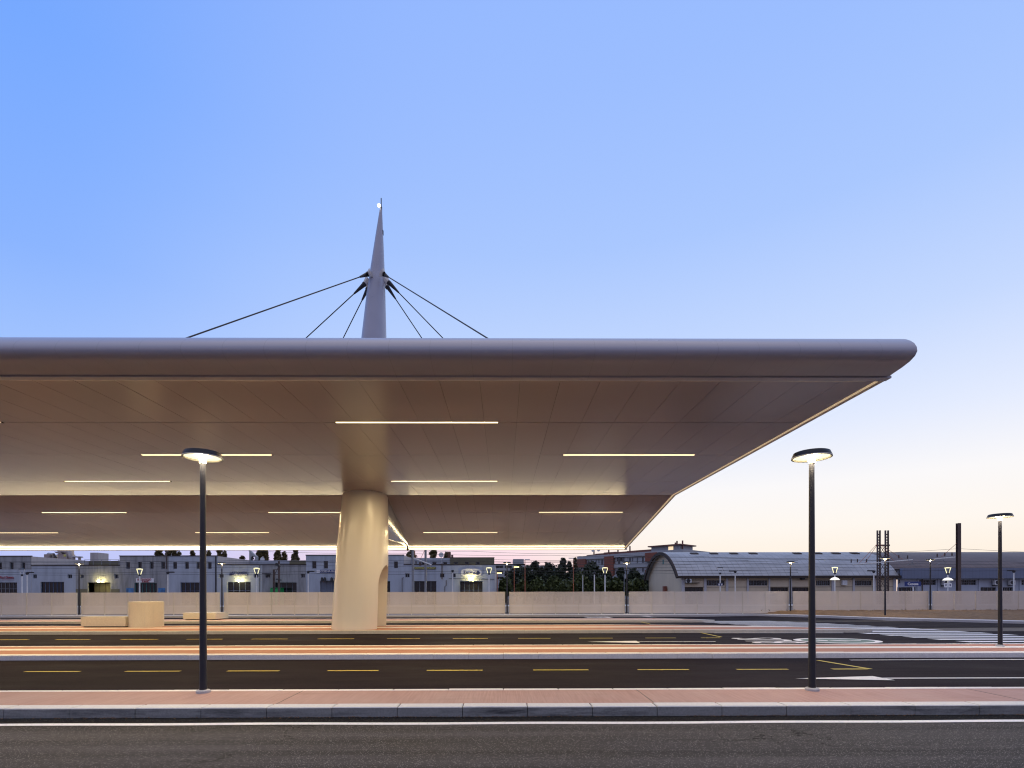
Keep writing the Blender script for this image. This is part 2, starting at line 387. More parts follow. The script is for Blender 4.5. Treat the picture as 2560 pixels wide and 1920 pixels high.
def dash(l, px0, px1, Y, wd, mat='paint_yellow', name='lane_dash'):
    a, b = at_y(px0, 1600, Y).x, at_y(px1, 1600, Y).x
    MB().quad((a,Y-wd/2,LZ),(b,Y-wd/2,LZ),(b,Y+wd/2,LZ),(a,Y+wd/2,LZ)).build(name, mat, l)
for a, b in ((62,200),(314,451),(568,698),(819,946),(1067,1206),(1333,1471),(1594,1722),(1841,1970),(-190,-52)): dash(lanes[0], a, b, 12.5, .115)
for a, b in ((-20,71),(140,225),(303,394),(467,556),(629,719),(794,885),(968,1050),(1132,1220),(1295,1376),(1448,1532),(1613,1690)): dash(lanes[1], a, b, 21.2, .16)
def gpoly(l, pts, mat, name): return MB().add([at_z(p[0], p[1], LZ) for p in pts], [tuple(range(len(pts)))]).build(name, mat, l)
def gline(l, p, q, wd, mat, name):
    a, b = at_z(*p, LZ), at_z(*q, LZ); d = (b-a).normalized(); n = Vector((-d.y, d.x, 0))*wd/2
    return MB().quad(a-n, b-n, b+n, a+n).build(name, mat, l)
gline(lanes[0], (2044,1650.5), (2177,1672.5), .13, 'paint_yellow', 'bay_line'); dash(lanes[0], 2080, 2166, 12.5, .14)
gline(lanes[0], (2125,1650), (2800,1647.3), .10, 'paint_road_white', 'edge_line')
gpoly(lanes[0], [(1988,1696),(2238,1700.5),(2182,1690)], 'paint_road_white', 'arrow_head'); gline(lanes[0], (2207,1695.3), (2900,1693.6), .11, 'paint_road_white', 'arrow_shaft')
gline(lanes[1], (1752,1581.6), (1803,1592.4), .13, 'paint_yellow', 'bay_line'); dash(lanes[1], 1753, 1800, 21.2, .16)
gline(lanes[1], (1785,1582.4), (2108,1582.2), .14, 'paint_road_white', 'edge_line')
gpoly(lanes[1], [(1468,1604.3),(1600,1607.3),(1591,1601.8)], 'paint_road_white', 'arrow_head'); gline(lanes[1], (1595,1604.2), (1789,1604), .13, 'paint_road_white', 'arrow_shaft')
gline(lanes[2], (1598,1555), (1624,1558.7), .16, 'paint_yellow', 'bay_line')
gpoly(lanes[3], [(1586,1540.6),(1640,1543.2),(1612,1540.4)], 'paint_road_white', 'arrow_head')
# BUS lettering and the round mark on the second lane; read by a driver heading left
def road_text(l, c, wx, wy):
    vs, fs = text('BUS', wy, wx, .0)
    return MB().add([(c[0]-v[2], c[1]+v[0], LZ) for v in vs], fs).build('lane_lettering', 'paint_road_white', l)
c = at_z(1923, 1602, 0); road_text(lanes[1], (c.x, 20.05), 2.0, 2.2)
c = at_z(1490, 1542.2, 0); road_text(lanes[3], (c.x, 39.0), 2.0, 1.7)
c = at_z(2106, 1603.5, 0); cx, cy = c.x, 19.85
ring = [(1.60*math.cos(t*math.pi/24), 1.12*math.sin(t*math.pi/24)) for t in range(48)]
m = MB().add([(cx+a, cy+b, LZ) for a, b in ring] + [(cx+a*.84, cy+b*.80, LZ) for a, b in ring], [(i,(i+1)%48,48+(i+1)%48,48+i) for i in range(48)]); m.build('mark_ring', 'paint_road_white', lanes[1])
MB().add([(cx+a*.84, cy+b*.80, LZ) for a, b in ring], [tuple(range(48))]).build('mark_field', 'paint_green', lanes[1])
m = MB()
for q in ([(-.85,.1),(-.5,-.25),(-.35,.05),(-.55,.3)], [(-.3,.12),(.1,-.32),(.35,-.28),(.0,.2)], [(.2,.3),(.9,-.05),(.8,-.2),(.35,.05)]): m.add([(cx+a, cy+b, 2*LZ) for a, b in q], [(0,1,2,3)])
m.build('mark_symbol', 'paint_road_white', lanes[1])
# zebra crossing
def lerp(tab, y):
    tab = sorted(tab)
    for (a, b), (c, d) in zip(tab, tab[1:]):
        if y <= c or (c, d) == tab[-1]: return b + (d-b)*(y-a)/(c-a)
zl = [(19.3,17.35),(24.2,16.2),(28.5,14.4),(33.5,12.0)]; zr = [(19.3,22.8),(22.4,22.3),(24.4,21.9),(26.3,21.3),(28.1,20.5),(29.9,19.8),(33.5,17.5)]
zc_ = struct(thing('crosswalk', '', '')); del zc_['label']; del zc_['category']
y = 18.0
while y < 33.2:
    MB().quad((lerp(zl,y),y,.009),(lerp(zr,y),y,.009),(lerp(zr,y+.5),y+.5,.009),(lerp(zl,y+.5),y+.5,.009)).build('crosswalk_stripe', 'paint_road_white', zc_); y += 1.0

def kerb_row(name, x0, x1, y0, y1, mat, parent, L=1.0, b=.012, z=KZ, gap=.004, ph=.0):
    m = MB(); x = x0+ph
    while x < x1-.02:
        e = min(x+L, x1); j = rnd.uniform(-.004,.004); k2 = rnd.uniform(-.003,.003)
        m.bevel_box(x+gap, e-gap, y0+j, y1+j, -.05, z+k2, b); x += L
    return m.build(name, mat, parent)
# first pavement strip, beside the road
def pavement(name='pavement'): return struct(thing(name, '', ''))
p1 = pavement(); 
MB().box(XL, XR, 8.13, 9.22, -.05, KZ-.004).build('paving', 'pavement_red', p1)
kerb_row('kerb', -24, 24, 7.87, 8.13, 'kerb_stained_shaded', p1, gap=.005, ph=.37)
kerb_row('rear_kerb', -24, 24, 9.22, 9.37, 'kerb_concrete', p1)
m = MB()
for x in (-15.6,-9.6,-3.6,2.4,8.4,14.4): m.box(x-.006, x+.006, 8.13, 9.22, KZ-.02, KZ-.0015)
m.build('expansion_joint', 'dark_metal', p1)
m = MB()      # dry leaves and grit gathered along the kerb foot
for i in range(900):
    x = rnd.choice((-6.2,-3.1,-1.0,.9,3.6,5.4,7.9,-8.6)) + rnd.gauss(0, .55) if rnd.random() < .75 else rnd.uniform(-11, 11); y = 7.855-abs(rnd.gauss(0, .035)); s_ = rnd.uniform(.006,.022); a = rnd.uniform(0, 6.28); z = -.008+rnd.uniform(0,.012)
    u, v = math.cos(a)*s_, math.sin(a)*s_; m.add([(x+u,y+v,z),(x-v*.5,y+u*.5,z+.006),(x-u,y-v,z),(x+v*.5,y-u*.5,z+.004)], [(0,1,2,3)])
plain('dry_leaf', (.16,.085,.04), .8, 0, .5, 9); struct(m.build('leaf_litter', 'dry_leaf'), 'stuff')
# second
p2 = pavement()
kerb_row('kerb', -45, 45, 14.65, 14.98, 'kerb_concrete', p2)
MB().box(XL, XR, 14.98, 15.94, -.05, KZ-.004).build('paving', 'pavement_orange', p2)
MB().box(XL, XR, 15.94, 16.41, -.05, KZ-.001).build('tactile_strip', 'paint_pale', p2)
MB().box(XL, XR, 16.41, 17.07, -.05, KZ-.004).build('paving', 'pavement_orange', p2)
kerb_row('rear_kerb', -45, 45, 17.07, 17.25, 'kerb_concrete', p2)
m = MB()
for i in range(14): m.box(16.35+i*.055, 16.38+i*.055, 15.42, 15.80, KZ-.02, KZ+.001)
m.build('drain_grate', 'dark_metal', p2)
# third: carries the column; its right end narrows to a nose
p3 = pavement()
kerb_row('kerb', -60, 16.6, 23.88, 24.2, 'kerb_grey', p3)
def taper(y): return {24.2:17.0, 25.8:14.4, 26.4:13.4, 27.76:8.0, 28.0:6.0}[y]
def strip(p, y0, y1, mat, name, dz=.0):
    a, b = taper(y0), taper(y1); MB().prism([(-60,y0),(a,y0),(b,y1),(-60,y1)], -.05, KZ+dz).build(name, mat, p)
strip(p3, 24.2, 25.8, 'pavement_orange', 'paving', -.004); strip(p3, 25.8, 26.4, 'paint_pale', 'tactile_strip', -.001); strip(p3, 26.4, 27.76, 'pavement_orange', 'paving', -.004); strip(p3, 27.76, 28.0, 'kerb_concrete', 'rear_kerb')
MB().prism([(16.6,23.88),(17.4,24.0),(17.25,24.32),(13.45,26.62),(8.0,27.98),(8.0,27.76),(13.4,26.4),(17.0,24.2),(16.6,24.2)], -.05, KZ).build('nose_kerb', 'kerb_grey', p3)
MB().quad((-4.6,24.2,KZ-.002),(-4.57,24.2,KZ-.002),(-4.57,27.7,KZ-.002),(-4.6,27.7,KZ-.002)).build('expansion_joint', 'dark_metal', p3)
# fourth
p4 = pavement()
MB().prism([(-60,32.45),(12.3,32.45),(13.0,32.7),(10.4,35.0),(-60,35.0)], -.05, KZ-.006).build('paving', 'pavement_orange', p4)
kerb_row('kerb', -60, 12.0, 32.25, 32.5, 'kerb_grey', p4)
for y0, y1, a in ((33.1,33.5,11.7),(34.75,35.05,10.2)): MB().box(-60, a, y0, y1, .05, KZ-.001).build('tactile_strip', 'paint_pale', p4)
MB().prism([(12.0,32.25),(12.6,32.25),(13.5,32.6),(10.5,35.05),(10.2,34.75),(12.6,32.75),(12.2,32.5),(12.0,32.5)], -.05, KZ).build('nose_kerb', 'kerb_grey', p4)
# far pavement below the fence; on the right its kerb swings towards the camera
fp = pavement()
kc = [at_z(p[0], p[1], 0) for p in ((1882,1539.6),(1980,1542),(2080,1545),(2224,1550.6),(2400,1555.2),(2560,1559.3),(2760,1564.5))]
kp = [(-75.0,40.05),(6,40.05),(16.0,40.02)] + [(v.x, v.y) for v in kc]
kin = [(x+.02*i*0, y+.28) for i, (x, y) in enumerate(kp)]; kin2 = [(x, y+1.9 if x > 18 else 41.9) for x, y in kp]
MB().prism(kp + kin[::-1], -.05, KZ).build('kerb', 'far_kerb', fp)
MB().prism(kin + kin2[::-1], -.05, KZ-.004).build('paving', 'far_kerb', fp)
# bare earth bank up to the fence
m = MB(); nx, ny = 120, 14
def soil_front(x): return lerp([(p[0], p[1]) for p in kin2 if p[0] > 10], x)
gx = [16+i*(62-16)/nx for i in range(nx+1)]
for i in range(nx+1):
    f = min(soil_front(gx[i]), 42.2)
    for j in range(ny+1):
        t = j/ny; yy = f-.05+(43.0-f)*t; hgt = .10+.30*min(1, max(0, (gx[i]-17)/6))*math.sin(min(1, t*1.15)*math.pi/2)
        m.v.append((gx[i], yy, hgt+rnd.uniform(-.035,.05)*(1 if j else 0)))
for i in range(nx):
    for j in range(ny): a = i*(ny+1)+j; m.f.append((a, a+ny+1, a+ny+2, a+1))
bank = struct(m.build('soil_bank', 'soil', smooth=False))
m = MB()
for i in range(70):
    x = rnd.uniform(18, 60); y = rnd.uniform(41.0, 42.0); z = .36
    for q in range(4):
        a = rnd.uniform(0, 6.28); h = rnd.uniform(.05,.22); m.add([(x,y,z),(x+.03,y,z),(x+math.cos(a)*.08,y+.05*math.sin(a),z+h)], [(0,1,2)])
wd = m.build('weeds', 'leaf_poplar'); struct(wd, 'stuff')
rp = struct(MB().box(-110, 110, 50, 57, -.02, .55).build('railway_platform', 'far_kerb'))
MB().box(-110, 110, 49.9, 50.25, .55, .60).build('platform_edge', 'paint_pale', rp)

# ------------------------------------------------------------------ station canopy
CX0, CX1 = -42.0, 8.66
YN, YF, YE = 11.64, 25.9, 36.1
def zn(y): return 6.75 + (y-YN)*.0060
def zf(y): return 6.835 - (y-YF)*.1725
can = thing('station_canopy', 'huge white bus station canopy with folded panelled underside and rounded front edge', 'canopy', (-7, 25.9, 6.8))
def soffit(rows, fz, name, pitch, x0):
    m = MB(); g = .0035
    for r0, r1 in zip(rows, rows[1:]):
        x = x0
        while x < CX1-.05:
            a, b = max(x, CX0), min(x+pitch, CX1)
            t1, t2 = rnd.gauss(0, .0008), rnd.gauss(0, .0008)
            if b-a > .05:
                h = .014; vs = [(a+g, r0+h, fz(r0)+t1), (b-g, r0+h, fz(r0)-t1+t2), (b-g, r1-h, fz(r1)-t2), (a+g, r1-h, fz(r1)+t2*.5)]
                m.add(vs + [(v[0], v[1], v[2]+.03) for v in vs], [(3,2,1,0),(0,1,5,4),(1,2,6,5),(2,3,7,6),(3,0,4,7)])
            x += pitch
    return m.build(name, 'soffit_panel', can)
rowsN = [11.66, 14.67, 18.2, 22.6, 25.9]; rowsF = [25.93, 28.55, 32.4, 36.0]
soffit(rowsN, zn, 'soffit', .926, CX0-.2); soffit(rowsF, zf, 'soffit', 1.85/2, CX0-.2)
m = MB(); m.quad((CX0,11.6,6.82),(CX1,11.6,6.82),(CX1,25.95,6.90),(CX0,25.95,6.90)); m.quad((CX0,25.95,6.90),(CX1,25.95,6.90),(CX1,36.1,zf(36.1)+.06),(CX0,36.1,zf(36.1)+.06)); m.build('soffit_backing', 'canopy_back', can)
nose = [(11.44,6.76),(11.42,6.738),(11.29,6.752),(11.05,6.772),(10.85,6.805),(10.71,6.86),(10.65,6.935),(10.665,7.03),(10.73,7.14),(10.83,7.24),(10.95,7.33),(11.07,7.395),(11.30,7.42),(12.2,7.43),(12.2,6.85),(11.5,6.80)]
MB().extrude_x(nose, CX0, CX1+.02).build('fascia', 'fascia_metal', can, smooth=True, sharp=50)
MB().box(CX0, CX1+.10, 11.47, 11.65, 6.715, 6.765).build('fascia_trim', 'fascia_metal', can)
MB().extrude_x([(12.2,7.43),(25.9,7.36),(36.3,5.62),(36.3,5.50),(25.9,7.24),(12.2,7.31)], CX0, CX1+.02).build('roof', 'fascia_metal', can)
glowmat('led_edge', (1, .74, .40), .38)      # dim cove light along the side and under the front lip
m = MB(); m.extrude_x([(11.75,zn(11.75)-.012),(25.9,zn(25.9)-.012),(36.0,zf(36.0)-.012),(36.0,zf(36.0)+.01),(25.9,zn(25.9)+.01),(11.75,zn(11.75)+.01)], CX1-.075, CX1-.005); m.build('cove_light', 'led_edge', can)
MB().box(CX0, CX1-.3, 11.68, 11.72, 6.742, 6.755).build('cove_light', 'led_edge', can)
m = MB()      # right-hand edge: shallow upstand and a narrow lower trim
m.extrude_x([(11.66,zn(11.66)-.02),(25.9,zn(25.9)-.02),(36.2,zf(36.2)-.02),(36.2,zf(36.2)+.10),(25.9,zn(25.9)+.10),(11.66,zn(11.66)+.10)], CX1, CX1+.10)
m.build('edge_trim', 'trim_paint', can)
MB().extrude_x([(12.3,6.86),(25.9,6.95),(36.2,5.16),(36.2,5.48),(25.9,7.22),(12.3,7.3)], CX1-.02, CX1+.015).build('side_panel', 'fascia_metal', can)
MB().box(CX0, CX1+.1, 36.14, 36.4, 4.93, 5.6).build('rear_fascia', 'fascia_metal', can)
MB().box(CX0, CX1-.1, 36.09, 36.135, 4.965, 5.045).build('led_strip', 'led_strip', can)
la = bpy.data.lights.new('strip_light', 'AREA'); la.shape = 'RECTANGLE'; la.size = CX1-CX0-.2; la.size_y = .07; la.energy = 240; la.color = (1, .78, .40)
lo = bpy.data.objects.new('strip_light', la); COL.objects.link(lo); lo.parent = can; lo.location = Vector(((CX0+CX1)/2, 36.07, 5.0)) - can.location; lo.rotation_euler = (R(-82), 0, 0)
MB().box(CX0, CX1-.3, 11.665, 11.675, 6.733, 6.746).build('led_strip', glowmat('led_cove', (1,.8,.45), 9.0), can)
# bars of light set into the panel joints
def bar(px0, px1, Y, fz):
    z = fz(Y); a = at_y(px0, 1100, Y).x; b = at_y(px1, 1100, Y).x; m = MB()
    m.extrude_x([(Y-.042,z-.002),(Y+.042,z-.002),(Y+.025,z+.02),(Y-.025,z+.02)], a, b)
    o = m.build('light_bar', 'led_bar', can)
    la = bpy.data.lights.new('bar_light', 'AREA'); la.shape = 'RECTANGLE'; la.size = b-a; la.size_y = .05; la.energy = BAR_W; la.color = (1, .745, .39)
    lo = bpy.data.objects.new('bar_light', la); COL.objects.link(lo); lo.parent = o; lo.location = Vector(((a+b)/2, Y, z-.02)) - can.location
    MB().box(a-.03, a-.002, Y-.04, Y+.04, z-.02, z+.01).build('end_cap', 'dark_metal', o); MB().box(b+.002, b+.03, Y-.04, Y+.04, z-.02, z+.01).build('end_cap', 'dark_metal', o)
for args in ((840,1245,14.67,zn),(-400,4,14.67,zn),(354,680,18.2,zn),(1408,1736,18.2,zn),(-700,-374,18.2,zn),(161,426,22.6,zn),(978,1243,22.6,zn),(-500,-240,22.6,zn),
             (105,317,28.55,zf),(671,883,28.55,zf),(1347,1556,28.55,zf),(-35,146,32.4,zf),(488,673,32.4,zf),(1058,1243,32.4,zf)): bar(*args)
# polished haunch behind the column, level underneath, tapering to a nose at the rear edge
rings = []
for i in range(15):
    t = i/14; y = 26.3+(35.85-26.3)*t; hw = 1.05*(1-t)+.13*t; cxx = -6.95+.25*t; zt = zf(y)+.02; zb = min(5.16+.04*math.sin(9*t), zt-.03) if t < .99 else zt-.06
    rings.append([(cxx+hw*math.cos(math.pi*k/12), y, zt-(zt-zb)*math.sin(math.pi*k/12)**.8) for k in range(13)])
MB().loft(rings).build('haunch', 'chrome', can, smooth=True, sharp=70)
MB().lathe([(.0,-.10),(.06,-.08),(.09,0),(.06,.08),(.03,.12),(.03,.25)], 12, (-6.68,35.9,4.95)).build('drain_ball', 'rust_steel', can, smooth=True)

# ------------------------------------------------------------------ support column running up into the mast
CY = 26.0
sil = [(1577,837,962),(1540,839.5,963),(1500,842,964.5),(1430,846,966),(1370,850,966.5),(1300,857,967),(1230,862,967),(1120,875,966.8),(1000,889,966),(843,906,965),(740,917.5,962.7),(675,926.7,961),(594,938.6,958),(550,945.3,956.3),(523,949.5,955)]
colm = thing('support_column', 'tapering white oval column rising through the canopy into a pointed mast', 'column', (-7.3, CY, KZ))
rings = []
for i, (py, xl, xr) in enumerate(sil):
    a, b = at_y(xl, py, CY), at_y(xr, py, CY); c = (a.x+b.x)/2; hx = (b.x-a.x)/2; hy = hx*1.32 if i < 8 else hx*1.2
    e = 2/2.5 if i < 6 else 2/2.1; z = KZ-.02 if i == 0 else a.z; ring = []
    for k in range(64):
        t = 2*math.pi*k/64; ct, st = math.cos(t), math.sin(t)
        ring.append((c+hx*math.copysign(abs(ct)**e, ct), CY+hy*math.copysign(abs(st)**e, st), z))
    rings.append(ring)
sh = MB().loft(rings[:9]).build('shaft', 'column_paint', colm)
MB().loft(rings[8:]).build('mast', 'mast_paint_shaded', colm, smooth=True, sharp=60)
# arched recess on the right side
arch = [(25.02,-.5),(27.02,-.5)] + [(26.02+1.0*math.cos(t*math.pi/16), 2.3+1.0*math.sin(t*math.pi/16)) for t in range(17)]
cut = MB().extrude_x(arch, -7.15, -4.5).build('cutter', 'column_paint')
bm = bmesh.new(); bm.from_mesh(cut.data); bmesh.ops.recalc_face_normals(bm, faces=bm.faces); bm.to_mesh(cut.data); bm.free()
bm = bmesh.new(); bm.from_mesh(sh.data); bmesh.ops.recalc_face_normals(bm, faces=bm.faces); bm.to_mesh(sh.data); bm.free()
mod = sh.modifiers.new('arch', 'BOOLEAN'); mod.object = cut; mod.operation = 'DIFFERENCE'; mod.solver = 'EXACT'
bpy.context.view_layer.update()
me = bpy.data.meshes.new_from_object(sh.evaluated_get(bpy.context.evaluated_depsgraph_get())); sh.modifiers.clear(); sh.data = me; bpy.data.objects.remove(cut)
for p in me.polygons: p.use_smooth = True
me.set_sharp_from_angle(angle=R(32))
tp = at_y(952, 523, CY)
bc = MB().lathe([(0.0,-.08),(.057,-.057),(.08,0),(.057,.057),(0.0,.08)], 12, (tp.x-.06, CY-.12, tp.z+.10)).build('beacon', 'beacon_glow', colm, smooth=True)
MB().lathe([(.05,-.25),(.05,.1),(.025,.15),(.025,.55),(.0,.58)], 10, (tp.x+.02, CY, tp.z)).build('lightning_rod', 'dark_metal', colm)
MB().box(tp.x+.06, tp.x+.13, CY-.05, CY+.05, tp.z-1.3, tp.z-1.08).build('junction_box', 'dark_metal', colm)
def cable(sa, sb, anchor, Y0):
    a = at_y(sa[0], sa[1], Y0); f = at_y(sb[0], sb[1], Y0); b = Vector(anchor); d = (b-f).normalized()
    br = MB(); mid = a.lerp(f, .55); br.tube([a, mid], [.22, .12], 8); br.build('lug', 'column_paint', colm, smooth=True)
    o = MB().tube([f+d*.2, b], .025, 8).build('cable', 'dark_metal', colm)
    MB().tube([mid-d*.10, mid+d*.05, f-d*.1, f+d*.55], [.09, .125, .105, .04], 10).build('socket', 'dark_metal', o, smooth=True)
def anc(p0, p1, Y, z):       # the anchor on the roof that lies on the line of the cable
    yy = 1482-(z-CAM_H)/Y*1280; t = (yy-p0[1])/(p1[1]-p0[1]); v = at_y(p0[0]+(p1[0]-p0[0])*t, yy, Y); return (v.x, Y, z)
for a, f, e, Y0, Y1, z1 in (((928,682),(915,687),(468.7,845),25.5,14.0,7.42),((955,682),(962,687),(1214.6,843),25.3,14.0,7.42),
        ((922,700),(905,716),(765,845),26.0,26.0,7.38),((962,698),(978,712),(1105,843),26.0,26.0,7.38),
        ((922,716),(917.5,726),(858,845),26.5,34.0,6.0),((962,710),(972,722),(1053,843),26.5,34.0,6.0)):
    cable(a, f, anc(f, e, Y1, z1), Y0)

# ------------------------------------------------------------------ street lamps
GL = 'round headed street lamps'
def make_lamp(loc, label):
    t = thing('street_lamp', label, 'street lamp', (0,0,0), GL)
    MB().lathe([(.115,0),(.115,.035),(.10,.05),(.07,.055)], 24).build('base_plate', 'far_kerb', t, smooth=True)
    MB().lathe([(.064,.04),(.064,.10),(.060,.12),(.044,4.0),(.043,4.08)], 24).build('pole', 'lamp_metal', t, smooth=True)
    MB().lathe([(.055,4.05),(.055,4.17),(.05,4.20)], 20).build('collar', 'lamp_ring', t, smooth=True)
    s = MB().lathe([(.312,4.155),(.322,4.155),(.322,4.165),(.288,4.246),(.27,4.253),(.02,4.26)], 40, cap=False).build('lamp_head', 'lamp_metal', t, smooth=True)
    MB().lathe([(.322,4.148),(.323,4.164),(.300,4.172),(.296,4.150)], 40, cap=False).build('rim', 'lamp_ring', t, smooth=True)
    df = MB().lathe([(.05,4.195),(.298,4.176)], 40, cap=False).build('diffuser', 'lamp_glow', t)
    la = bpy.data.lights.new('lamp_light', 'AREA'); la.shape = 'DISK'; la.size = .5; la.energy = 80; la.color = (1, .80, .50)
    lo = bpy.data.objects.new('lamp_light', la); COL.objects.link(lo); lo.parent = df; lo.location = (0, 0, 4.15)
    MB().lathe([(.052,4.186),(.115,4.181)], 24, cap=False).build('led_core', 'lamp_core', t)
    t.location = loc; return t
b1 = at_z(508, 1730, KZ); b1.y = 9.10; b1.x = at_y(508, 1700, 9.10).x; b1.z = KZ-.004
lamp = make_lamp(b1, 'tall dark street lamp at left on the front pavement, its head against the canopy underside')
def lpos(px, Y, z=KZ-.004): return Vector((at_y(px, 1600, Y).x, Y, z))
for px, Y, z, lb in ((2030,9.10,KZ-.004,'tall dark street lamp at right on the front pavement, its head against open sky'),
        (2500.5,16.35,KZ-.004,'dark street lamp near the right edge, standing past the zebra crossing end'),
        (2213,at_z(2213,1541,KZ).y,KZ-.004,'small dark street lamp on the curved kerb in front of lattice masts'),
        (198,41.6,KZ-.004,'leftmost small street lamp in a fence gap, before the lit garage door'),
        (555,41.6,KZ-.004,'small street lamp in the fence gap behind the far low bench'),
        (1268,41.6,KZ-.004,'small street lamp in the fence gap by the right end of the white workshops'),
        (1567,41.6,KZ-.004,'small street lamp in the fence gap before the red and grey flats'),
        (1976.6,41.6,.16,'small street lamp in the fence gap before the vaulted shed'),
        (2326,41.6,.34,'small street lamp rising from the earth bank before the blue clad shed')):
    dup(lamp, lpos(px, Y, z), lb)

# ------------------------------------------------------------------ perforated metal fence
FY = 41.85
secs = [(-60,192,'leftmost fence section, left of the leftmost lamp gap'),(204,549,'fence section behind the round drum and low wall'),(561,1262,'long fence section passing behind the column'),
        (1274,1561,'fence section below the dark tree belt'),(1573,1970,'fence section below the gable of the vaulted shed'),(1983,2320,'greyish fence section below the lattice masts'),(2332,2760,'rightmost fence section behind the bare earth bank')]
for a, b, lb in secs:
    xa, xb = at_y(a, 1500, FY).x, at_y(b, 1500, FY).x; n = max(2, round((xb-xa)/1.87)); zb = .2 if a < 1900 else .36; zt = 1.97
    t = thing('mesh_fence', 'pale perforated metal ' + lb, 'fence', ((xa+xb)/2, FY, zb), 'perforated fence sections')
    for i in range(n):
        p, q = xa+(xb-xa)*i/n, xa+(xb-xa)*(i+1)/n
        MB().box(p+.03, q-.03, FY-.008, FY+.008, zb, zt+rnd.uniform(-.004,.004)).build('mesh_panel', 'mesh_sheet', t)
    for i in range(n+1):
        x = xa+(xb-xa)*i/n; MB().box(x-.028, x+.028, FY-.035, FY+.035, .08, zt).build('fence_post', 'trim_paint', t)
    MB().box(xa, xb, FY+.012, FY+.05, .88, .93).build('rail', 'trim_paint', t)

# ------------------------------------------------------------------ low wall with drum, bench
yb = 26.6
a, b, c = at_y(208,1550,26.9).x, at_y(314,1550,26.9).x, at_y(389,1550,26.9).x
lw = thing('low_wall', 'long low cream wall ending in a tall round drum on the third pavement', 'seat wall', ((a+b)/2, 27.0, KZ))
m = MB(); m.bevel_box(a, b+.1, 26.75, 27.25, KZ+.05, KZ+.55, .015); m.build('seat_block', 'bench_concrete', lw)
MB().box(a+.08, b, 26.82, 27.18, KZ-.02, KZ+.05).build('plinth', 'dark_metal', lw)
cxd, rr = (b+c)/2, (c-b)/2
MB().lathe([(rr,-.01),(rr,1.30),(rr-.02,1.32),(.01,1.325)], 48, (cxd, 27.35, KZ)).build('drum', 'bench_concrete', lw, smooth=True)
th0, th1 = R(-62), R(-33); m = MB()
for t0, t1, z0, z1 in ((th0, th0+.006, .1, 1.1), (th1, th1+.006, .1, 1.1)):
    q = [(cxd+(rr+.003)*math.cos(t), 27.35+(rr+.003)*math.sin(t)) for t in (t0, t1)]
    m.quad((*q[0],KZ+z0),(*q[1],KZ+z0),(*q[1],KZ+z1),(*q[0],KZ+z1))
m.build('hatch_joint', 'far_kerb', lw)
a, b = at_y(467,1540,34.3).x, at_y(547,1540,34.3).x
bn = thing('concrete_bench', 'pale rectangular concrete bench on the fourth pavement behind the left lamp post', 'bench', ((a+b)/2, 34.6, KZ))
MB().bevel_box(a, b, 33.9, 35.5, KZ+.05, KZ+.47, .015).build('seat_block', 'bench_concrete', bn)
MB().box(a+.1, b-.1, 34.0, 35.4, KZ-.05, KZ+.05).build('plinth', 'dark_metal', bn)

# ------------------------------------------------------------------ workshops behind the railway
WY = 80.0
def X(px, Y=WY): return at_y(px, 1440, Y).x
def Z(py, px=900, Y=WY): return at_y(px, py, Y).z
def rect(r, Y=WY): return (X(r[0], Y), X(r[1], Y), Z(r[3], (r[0]+r[1])/2, Y), Z(r[2], (r[0]+r[1])/2, Y))   # px x0,x1,ytop,ybot -> x0,x1,z0,z1
def opening(t, h, Y, kind='window', frame='frame_grey', pane='glass_dark', nv=1, nh=0, rec=.22, fw=.07):
    a, b, c, d = h; m = MB(); e = Y+rec
    for q in ((a,b,c,c+fw),(a,b,d-fw,d),(a,a+fw,c+fw,d-fw),(b-fw,b,c+fw,d-fw)): m.box(q[0], q[1], e-.06, e, q[2], q[3])
    for i in range(1, nv+1):
        if nv: x = a+(b-a)*i/(nv+1); m.box(x-fw*.4, x+fw*.4, e-.05, e, c+fw, d-fw)
    for i in range(1, nh+1): z = c+(d-c)*i/(nh+1); m.box(a+fw, b-fw, e-.045, e-.003, z-fw*.35, z+fw*.35)
    o = m.build(kind, frame, t); MB().quad((a,e+.01,c),(b,e+.01,c),(b,e+.01,d),(a,e+.01,d)).build('pane', pane, o); return o
def block(t, x0, x1, top, depth, parts, holes, name='wall', cap='roof_brown', Y=WY, side='wall_pale', capz=.12):
    # parts: list of (px0, px1, material) across the front
    for p0, p1, mt in parts:
        hs = [h for h in holes if h[0] >= p0-1e-6 and h[1] <= p1+1e-6]
        MB().wall(p0, p1, -.1, top, Y, hs).build(name, mt, t)
    m = MB()
    for x in (x0, x1): m.quad((x,Y,-.1),(x,Y,top),(x,Y+depth,top),(x,Y+depth,-.1))
    m.quad((x0,Y+depth,-.1),(x1,Y+depth,-.1),(x1,Y+depth,top),(x0,Y+depth,top)); m.build('side_wall', side, t)
    MB().quad((x0,Y,top-.02),(x1,Y,top-.02),(x1,Y+depth,top-.02),(x0,Y+depth,top-.02)).build('roof', 'roof_brown', t)
    MB().box(x0-.05, x1+.05, Y-.08, Y+.12, top, top+capz).build('coping', cap, t)
def flood(t, px, py, Y):
    p = at_y(px, py, Y-.55); o = MB().lathe([(0,-.16),(.13,-.1),(.16,0),(.13,.1),(0,.16)], 10, p).build('flood_light', 'flood_glow', t, smooth=True)
    MB().box(p.x-.05, p.x+.05, Y-.45, Y+.0, p.z+.10, p.z+.18).build('bracket', 'dark_metal', o)
def pipe(t, pts, Y, r=.06, mat='rust_steel'): MB().tube([at_y(p[0], p[1], Y-.12) for p in pts], r, 6).build('drain_pipe', mat, t)
GW = 'workshop blocks behind the railway'
